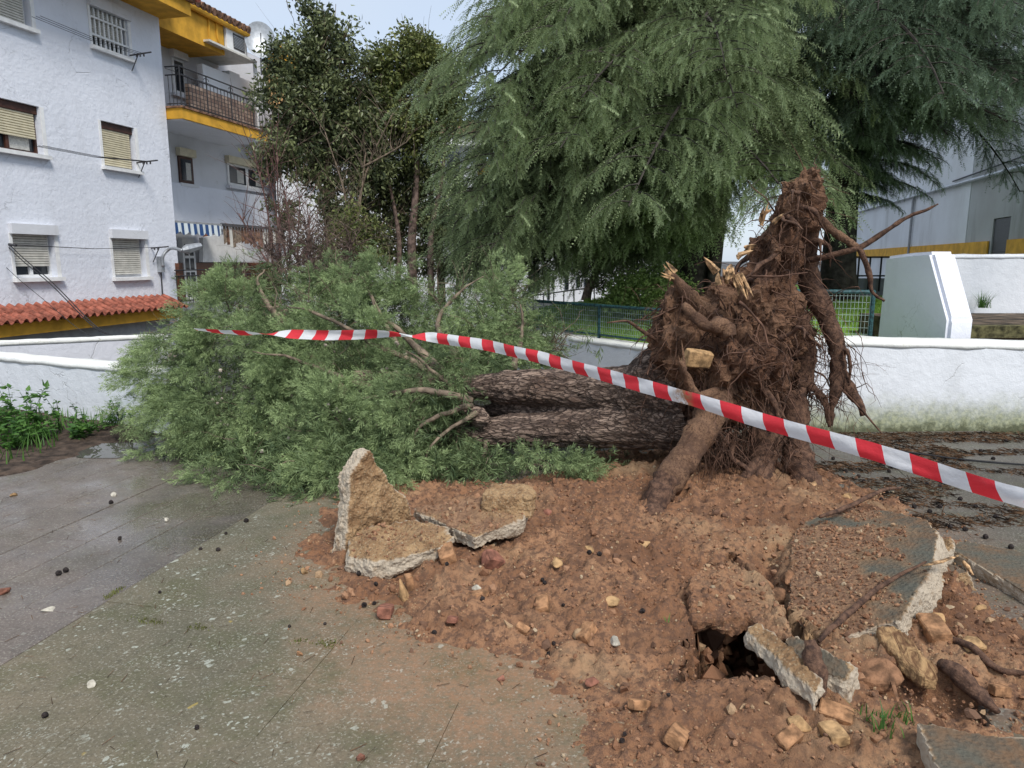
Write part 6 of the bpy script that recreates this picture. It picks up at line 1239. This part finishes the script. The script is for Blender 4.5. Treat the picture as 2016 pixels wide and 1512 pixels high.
def cedar(name, label, loc, seed, H, reach, z_lo, nb, trunk_r, tips, mat=None):
    g = np.random.default_rng(seed); root_ = thing(name, label, 'tree', tuple(loc)); jobs = []
    for k in range(nb):
        f = (k+.5)/nb; z0 = z_lo+(H-z_lo)*f**1.15; jobs.append((k*2.39996+g.uniform(-.3, .3), z0, reach*(1-.45*f**1.15)*g.uniform(.75, 1.1), None))
    if name == 'cedar_tree' and mat is None: jobs = [(a_, z_, l_*(.55 if (math.cos(a_) > .25 or (math.sin(a_) < -.3 and math.cos(a_) > -.15)) else 1), e_) for a_, z_, l_, e_ in jobs]
    for tp_ in tips: q_ = P(*tp_)-np.array(loc); Lb = float(np.hypot(q_[0], q_[1])); z0 = q_[2]+Lb*g.uniform(.22, .36); jobs.append((math.atan2(q_[1], q_[0]), z0, Lb, math.atan2(q_[2]-z0, Lb)))
    for az, z0, Lb, el in jobs:
        c = sorted(range(6), key=lambda i: abs(BOUGHS[i][2]-Lb))[:2]; me, e, L0 = BOUGHS[c[int(g.integers(0, 2))]]; n_el = math.atan2(e[2], math.hypot(e[0], e[1])); dl = (el-n_el) if el is not None else g.uniform(-.12, .12); dl = max(-.5, min(.5, dl))
        o = bpy.data.objects.new('bough', me); COL.objects.link(o); o.parent = root_; sc_ = Lb/L0
        o.matrix_local = Matrix.Translation((0, 0, z0)) @ Matrix.Rotation(az-math.atan2(e[1], e[0]), 4, 'Z') @ Matrix.Rotation(-dl, 4, 'Y') @ Matrix.Diagonal((sc_, sc_*g.choice((-1, 1)), sc_, 1))
        if mat: o.material_slots[0].link = 'OBJECT'; o.material_slots[0].material = mat
    z = np.linspace(-.1, H+.5, 16); ln_ = np.stack([.06*np.sin(z*.7+seed), .05*np.cos(z*.9), z], -1); r = np.interp(z, [-.1, .15, .6, H], [trunk_r*1.5, trunk_r*1.15, trunk_r, trunk_r*.3]); V, F = tube_np(ln_, r, 18); V = V+np.stack([fbm(V*np.array([7, 7, 2]), 3, 200+q) for q in range(3)], -1)*.05
    mb = MB(); mb.add(V, [tuple(x) for a in F for x in a]); mb.build('trunk', M['darkbark'], root_, True, False); return root_
def copytree(src, loc, rz, sc, label):
    def cp(o, par):
        c = o.copy(); COL.objects.link(c); c.parent = par
        for ch in list(o.children): cp(ch, c)
        return c
    r = cp(src, None); r.location = loc; r.rotation_euler = (0, 0, rz); r.scale = (sc,)*3; r['label'] = label; return r
def gl(u, Y): p = P(u, 500, Y); return (p[0], p[1], float(gz(p[0], p[1])))
c1 = cedar('cedar_tree', 'large drooping blue green cedar in the middle of the raised garden', gl(1376, 12.6), 3, 8.4, 5.2, 2.3, 42, .27, TIPS)
c2 = cedar('cedar_tree', 'tall dark trunked cedar at the right in front of the stained white hall', gl(1655, 13.6), 9, 9.0, 4.6, 3.5, 34, .29, TIPS2, M['cedar_dark'])
# second stem beside the first cedar
tk = thing('leaning_tree', 'second dark stem right beside the large cedar trunk', 'tree', gl(1403, 12.3))
V, F = tube_np(np.stack([np.linspace(0, .25, 10), np.zeros(10), np.linspace(-.1, 4.2, 10)], -1), np.linspace(.12, .08, 10), 12); mb = MB(); mb.add(V, [tuple(x) for a in F for x in a]); mb.build('trunk', M['darkbark'], tk, True, False)
LEAF = (np.array([[0, 0, 0], [.35, .23, .05], [1, 0, -.06], [.35, -.23, .05], [.4, 0, -.02]]), np.array([[0, 4, 1], [1, 4, 2], [0, 3, 4], [3, 2, 4]]))
def broadleaf(name, label, loc, blobs, nleaf, lsz, mat, stems, seed, cat='tree', tw=260, droop=1.2, group=None):
    g = np.random.default_rng(seed); root_ = thing(name, label, cat, tuple(loc), 0, group); loc = np.array(loc); C_ = np.array([P(u, v, Y) for u, v, Y, r in blobs]); R_ = np.array([r for *_, r in blobs])
    w = R_**2; nc = max(12, nleaf//60); k = g.choice(len(R_), nc, p=w/w.sum()); d = norm(g.normal(size=(nc, 3))); ctr = C_[k]+d*(R_[k]*g.uniform(.35, 1.02, nc))[:, None]
    kk = g.integers(0, nc, nleaf); p = ctr[kk]+g.normal(size=(nleaf, 3))*np.array([.14, .14, .12])*(.5+R_[k][kk][:, None]*.5); dirs = norm(d[kk]*.6+g.normal(size=(nleaf, 3))*.7+np.array([0, 0, -.35])); T, F = LEAF
    v, f = instance(T, F, p, dirs, lsz*g.uniform(.6, 1.25, nleaf), 0, flat=g.normal(size=(nleaf, 3))*.6+np.array([0, .3, 0])); tint = np.clip(g.normal(.4, .25, nleaf)+(g.normal(size=nc)*.18)[kk], 0, 1)
    tag(link('crown', npmesh('crown', v, f, False, {'tint': np.repeat(tint, len(T))}), M[mat], root_), kind='stuff')
    for pts, r in stems:
        L_ = smooth_line([P(*q_) for q_ in pts], 6); rr = np.interp(np.linspace(0, 1, len(L_)), np.linspace(0, 1, len(r)), r); V, F = tube_np(L_, rr, 8); mb = MB(); mb.add(V, [tuple(x) for a in F for x in a]); mb.build('trunk' if stems[0][0] is pts else 'branch', M['deadtwig'] if mat != 'privet' else M['branch'], root_, True)
    if tw:
        s0 = C_[g.integers(0, len(C_), tw)]; s0 = s0+g.normal(size=s0.shape)*.2; e = ctr[g.integers(0, nc, tw)]
        v, f = strands(s0, e-s0+g.normal(size=s0.shape)*.2, g.uniform(.4, 1.3, tw), g.uniform(.004, .010, tw), .0, 5, .2); tag(link('twigs', npmesh('twigs', v, f, True), M['branch'], root_), kind='stuff')
    return root_
def base(u, Y, z=.0): p = P(u, 560, Y); return (p[0], p[1], z)
broadleaf('broadleaf_tree', 'dark glossy leaved tree beside the balcony', base(645, 14, -.5), [(590,110,14,.55),(655,80,14,.5),(560,200,13.8,.6),(640,200,14,.8),(700,230,14,.6),(570,290,13.6,.6),(650,320,14,.6),(545,330,13.6,.35),(620,50,14,.35),(690,150,14,.55),(720,330,14,.5),(650,420,13.8,.38),(625,500,13.5,.4),(560,420,13.4,.25),(600,150,14,.6),(600,260,13.8,.65),(690,270,14,.6)], 34000, .10, 'privet',
    [([(645,600,13.8),(650,500,13.8),(645,380,13.9),(640,250,14),(620,120,14)],[.11,.10,.08,.05,.02]),([(690,600,13.8),(680,480,13.8),(700,340,13.9),(720,200,14)],[.06,.05,.035,.015]),([(645,400,13.8),(600,300,13.8),(570,200,13.8)],[.05,.03,.012])], 21)
broadleaf('broadleaf_tree', 'yellowish green leaved tree between the dark tree and the cedar', base(800, 14.6, -.3), [(770,130,14.6,.5),(820,110,14.6,.5),(860,140,14.6,.45),(790,220,14.6,.7),(850,230,14.6,.6),(750,230,14.6,.4),(740,130,14.5,.25),(890,190,14.6,.35),(820,80,14.6,.3),(760,180,14.6,.5),(870,180,14.6,.5),(820,280,14.6,.6)], 22000, .095, 'privet2',
    [([(815,600,14.5),(810,480,14.5),(820,350,14.6),(815,200,14.6)],[.10,.09,.06,.025]),([(850,600,14.5),(848,470,14.5),(870,350,14.6),(880,240,14.6)],[.07,.06,.04,.015]),([(780,600,14.5),(785,470,14.5),(760,330,14.6)],[.06,.05,.02])], 22)
broadleaf('broadleaf_tree', 'dark understorey tree below the yellowish green crown', base(840, 15.2, -.3), [(760,330,15,.55),(830,340,15,.55),(880,390,15,.45),(800,420,15,.45),(740,440,14.8,.4),(690,430,14.6,.4),(870,470,15,.4),(905,440,15,.4),(720,500,14.4,.35),(780,490,14.8,.4),(840,510,15,.35),(890,520,15,.35),(650,540,14,.35),(700,560,14.2,.3),(930,500,15.2,.35),(790,370,15,.5),(850,430,15,.5),(740,380,15,.5)], 27000, .09, 'privet',
    [([(870,600,15),(865,500,15),(850,400,15),(840,320,15)],[.09,.08,.05,.02]),([(900,600,15),(905,490,15),(900,400,15)],[.06,.05,.02])], 23, tw=160)
broadleaf('shrub', 'small leafy shrub in front of the dark understorey tree', base(720, 10.5, -.3), [(700,470,11,.33),(740,455,11,.25),(690,430,11,.22),(720,510,10.8,.3)], 3200, .07, 'privet2', [([(715,600,11),(712,540,11),(705,450,11)],[.04,.03,.01])], 24, 'shrub', 60)
broadleaf('small_tree', 'small dark leaning tree at the lawn edge by the thin railing', gl(1150, 14.2), [(1185,545,14.2,.32),(1215,520,14.2,.4),(1235,560,14,.3),(1180,500,14.2,.4),(1260,520,14.2,.4),(1140,520,14.2,.3)], 5500, .07, 'privet', [([(1153,592,14.2),(1160,565,14.2),(1178,530,14.2),(1200,490,14.2)],[.10,.08,.06,.03])], 25, 'tree', 60)
broadleaf('garden_bush', 'dense clipped green bush on the lawn behind the mesh fence', gl(1262, 10.8), [(1225,578,10.8,.20),(1262,572,10.8,.22),(1300,572,10.8,.22),(1240,595,10.7,.18),(1285,598,10.7,.2),(1335,575,10.9,.23),(1206,588,10.7,.15),(1320,600,10.7,.2),(1250,552,10.8,.12),(1215,560,10.8,.12),(1300,550,10.9,.14)], 9500, .06, 'hedge', [([(1262,628,10.8),(1262,590,10.8)],[.04,.02])], 26, 'bush', 0)
broadleaf('far_bush', 'brownish bush in the shade under the cedar trunk', gl(1290, 14), [(1300,500,14.4,.35),(1330,515,14.4,.35),(1350,520,14.4,.3)], 4200, .05, 'hedge', [([(1290,560,14),(1290,510,14)],[.05,.02])], 27, 'bush', 160)
# bare shrubs
def bare(name, label, stems, n2, mat, seed, cat='shrub', length=(.6, 1.6), grav=-.02, r=(.004, .010), curl=.16):
    root_ = thing(name, label, cat, tuple(P(*stems[0][0]))); mb = MB(); A = []
    for a, b_ in stems: L_ = smooth_line([P(*a), (P(*a)+P(*b_))/2+RNG.normal(size=3)*.06, P(*b_)], 5); A.append(L_); V, F = tube_np(L_, np.linspace(.022, .008, len(L_)), 6); m_ = MB(); m_.add(V, [tuple(x) for f in F for x in f]); m_.build('stem', M[mat], root_, True)
    A = np.concatenate(A); ix = RNG.integers(0, len(A), n2); d = np.stack([RNG.normal(size=n2)*.5, RNG.normal(size=n2)*.5, RNG.uniform(.3, 1.2, n2)], -1)
    v, f = strands(A[ix], d, RNG.uniform(*length, n2), RNG.uniform(*r, n2), grav, 7, curl); tag(link('twigs', npmesh('twigs', v, f, True), M[mat], root_), kind='stuff'); return root_
M['redtwig'] = plain('reddish_twig', (.17, .095, .085), .9, .3, 12)
bare('bare_shrub', 'bare shrub of upright reddish twigs before the white house wall', [((540,560,12.5),(500,300,12.5)),((555,560,12.5),(525,330,12.6)),((570,560,12.4),(560,370,12.4)),((585,560,12.5),(590,390,12.5)),((560,560,12.3),(470,420,12.3)),((600,560,12.4),(610,420,12.4)),((575,560,12.6),(545,300,12.6))], 190, 'redtwig', 1, length=(.5, 1.3), curl=.10)
bare('bare_shrub', 'tangled grey leafless shrub rising behind the fallen crown', [((600,560,10.5),(560,470,10.5)),((630,560,10.5),(640,455,10.5)),((660,560,10.4),(690,480,10.4)),((570,560,10.4),(520,490,10.4)),((620,550,10.2),(600,440,10.2))], 520, 'deadtwig', 2, length=(.3, .85), grav=.02, r=(.003, .008), curl=.32)
bare('bare_sapling', 'pale bare sapling branching in front of the two leafy trees', [((690,500,12),(720,300,12)),((700,420,12),(770,230,12)),((712,330,12),(800,280,12)),((690,500,12),(640,260,12))], 110, 'branch', 3, 'tree', (.3, .9), 0, (.004, .008), .2)
# weeds along the left wall
def weeds(name, label, pxs, nleaf, sz, seed):
    g = np.random.default_rng(seed); root_ = thing(name, label, 'plant', tuple(G(*pxs[0][:2]))); V_ = []; st_ = MB()
    P_ = []; D_ = []
    for u, v, h in pxs:
        b_ = G(u, v, .03)
        for s in range(5):
            top = b_+np.array([g.normal()*.12, g.normal()*.10, h*g.uniform(.5, 1.1)]); L_ = smooth_line([b_+g.normal(size=3)*.02, (b_+top)/2+g.normal(size=3)*.03, top], 4); st_.tube(L_, np.linspace(.005, .002, len(L_)), 4)
            q_ = L_[g.integers(1, len(L_), nleaf)]; P_.append(q_+g.normal(size=q_.shape)*.015); D_.append(np.stack([g.normal(size=nleaf), g.normal(size=nleaf), g.uniform(-.2, .6, nleaf)], -1))
    T, F = LEAF; P_ = np.concatenate(P_); D_ = np.concatenate(D_); v, f = instance(T*np.array([1, 1.25, 1]), F, P_, D_, sz*g.uniform(.6, 1.3, len(P_)), 0, flat=np.array([0, .2, 1.])+g.normal(size=P_.shape)*.5)
    tag(link('leaves', npmesh('leaves', v, f, False, {'tint': np.repeat(g.random(len(P_)), len(T))}), M['weed'], root_), kind='stuff'); tag(st_.build('stems', M['weed'], root_), kind='stuff'); return root_
weeds('leafy_weed', 'tall leafy green weed against the left white wall', [(10, 850, .42), (45, 856, .34), (80, 858, .38), (-20, 860, .4), (-90, 862, .35), (60, 870, .2), (20, 880, .22), (150, 862, .14)], 26, .065, 1)
weeds('leafy_weed', 'bramble like weed with arching stems left of the fallen crown', [(120, 850, .30), (150, 848, .22), (100, 862, .25)], 18, .05, 2)
weeds('leafy_weed', 'low weed tuft at the corner where the crown meets the wall', [(215, 838, .20), (240, 832, .22), (265, 835, .14), (195, 845, .12)], 18, .04, 3)
n = 2600; gx_ = RNG.uniform(-8, -3.0, n); gy_ = RNG.uniform(4.8, 7.6, n); wp_ = [G(*q_)[:2] for q_ in ((-300,975),(0,925),(70,905),(140,868),(200,850),(270,832),(255,818),(100,825),(-300,790))]; ok = sdpoly(gx_, gy_, wp_) > -.02; gp = np.stack([gx_, gy_, np.full(n, .02)], -1)[ok]
blades('tall_grass', gp, .13, .006, M['weed'], 'rank green grass growing along the foot of the left wall', lean=.9)
# moss and tufts in paving joints, grass tuft in the soil, plant on the steps
n = 1400; t_ = RNG.random(n); a_ = G(255, 1218); b_ = G(640, 1268); mp = a_+(b_-a_)*t_[:, None]+RNG.normal(size=(n, 3))*np.array([.02, .013, 0]); ok = fbm(np.stack([t_*9, 0*t_, 0*t_+2.], -1), 3, 180) > .02+.1*t_; mp = mp[ok]; mp[:, 2] = 0; t2 = RNG.random(240); a2, b2 = G(205, 1180), G(245, 1155); mq = a2+(b2-a2)*t2[:, None]+RNG.normal(size=(240, 3))*.01; mq[:, 2] = 0
mr_ = G(650, 1270)+RNG.normal(size=(120, 3))*.02; mr_[:, 2] = 0
M['moss'] = leafmat('joint_moss', (.10, .095, .03), (.19, .21, .07), .8, .2)
blades('joint_moss', np.concatenate([mp[::2], mq[::2], mr_[::2]]), .010, .003, M['moss'], 'tiny moss and grass growing in the paving joint')
def tuft(u, v, z, n, h, name, label, Y=None):
    p = S(u, v) if Y is None else P(u, v, Y); pts = p+RNG.normal(size=(n, 3))*np.array([.03, .03, 0]); o = blades(name, pts, h, .0035, M['weed'], label, lean=1.0); o['kind'] = 'thing'; o['category'] = 'plant'; return o
tuft(1722, 1432, 0, 34, .05, 'grass_tuft', 'small spiky grass tuft in the soil at the bottom right'); tuft(1778, 1415, 0, 30, .05, 'grass_tuft', 'tiny pale green seedling right of the spiky grass tuft')
tuft(1935, 606, 0, 110, .20, 'dry_plant', 'thin dry weed on the step beside the upper white wall', 9.6)
tuft(1330, 1228, 0, 5, .04, 'green_leaf', 'single fallen green leaf on the soil left of the pit')
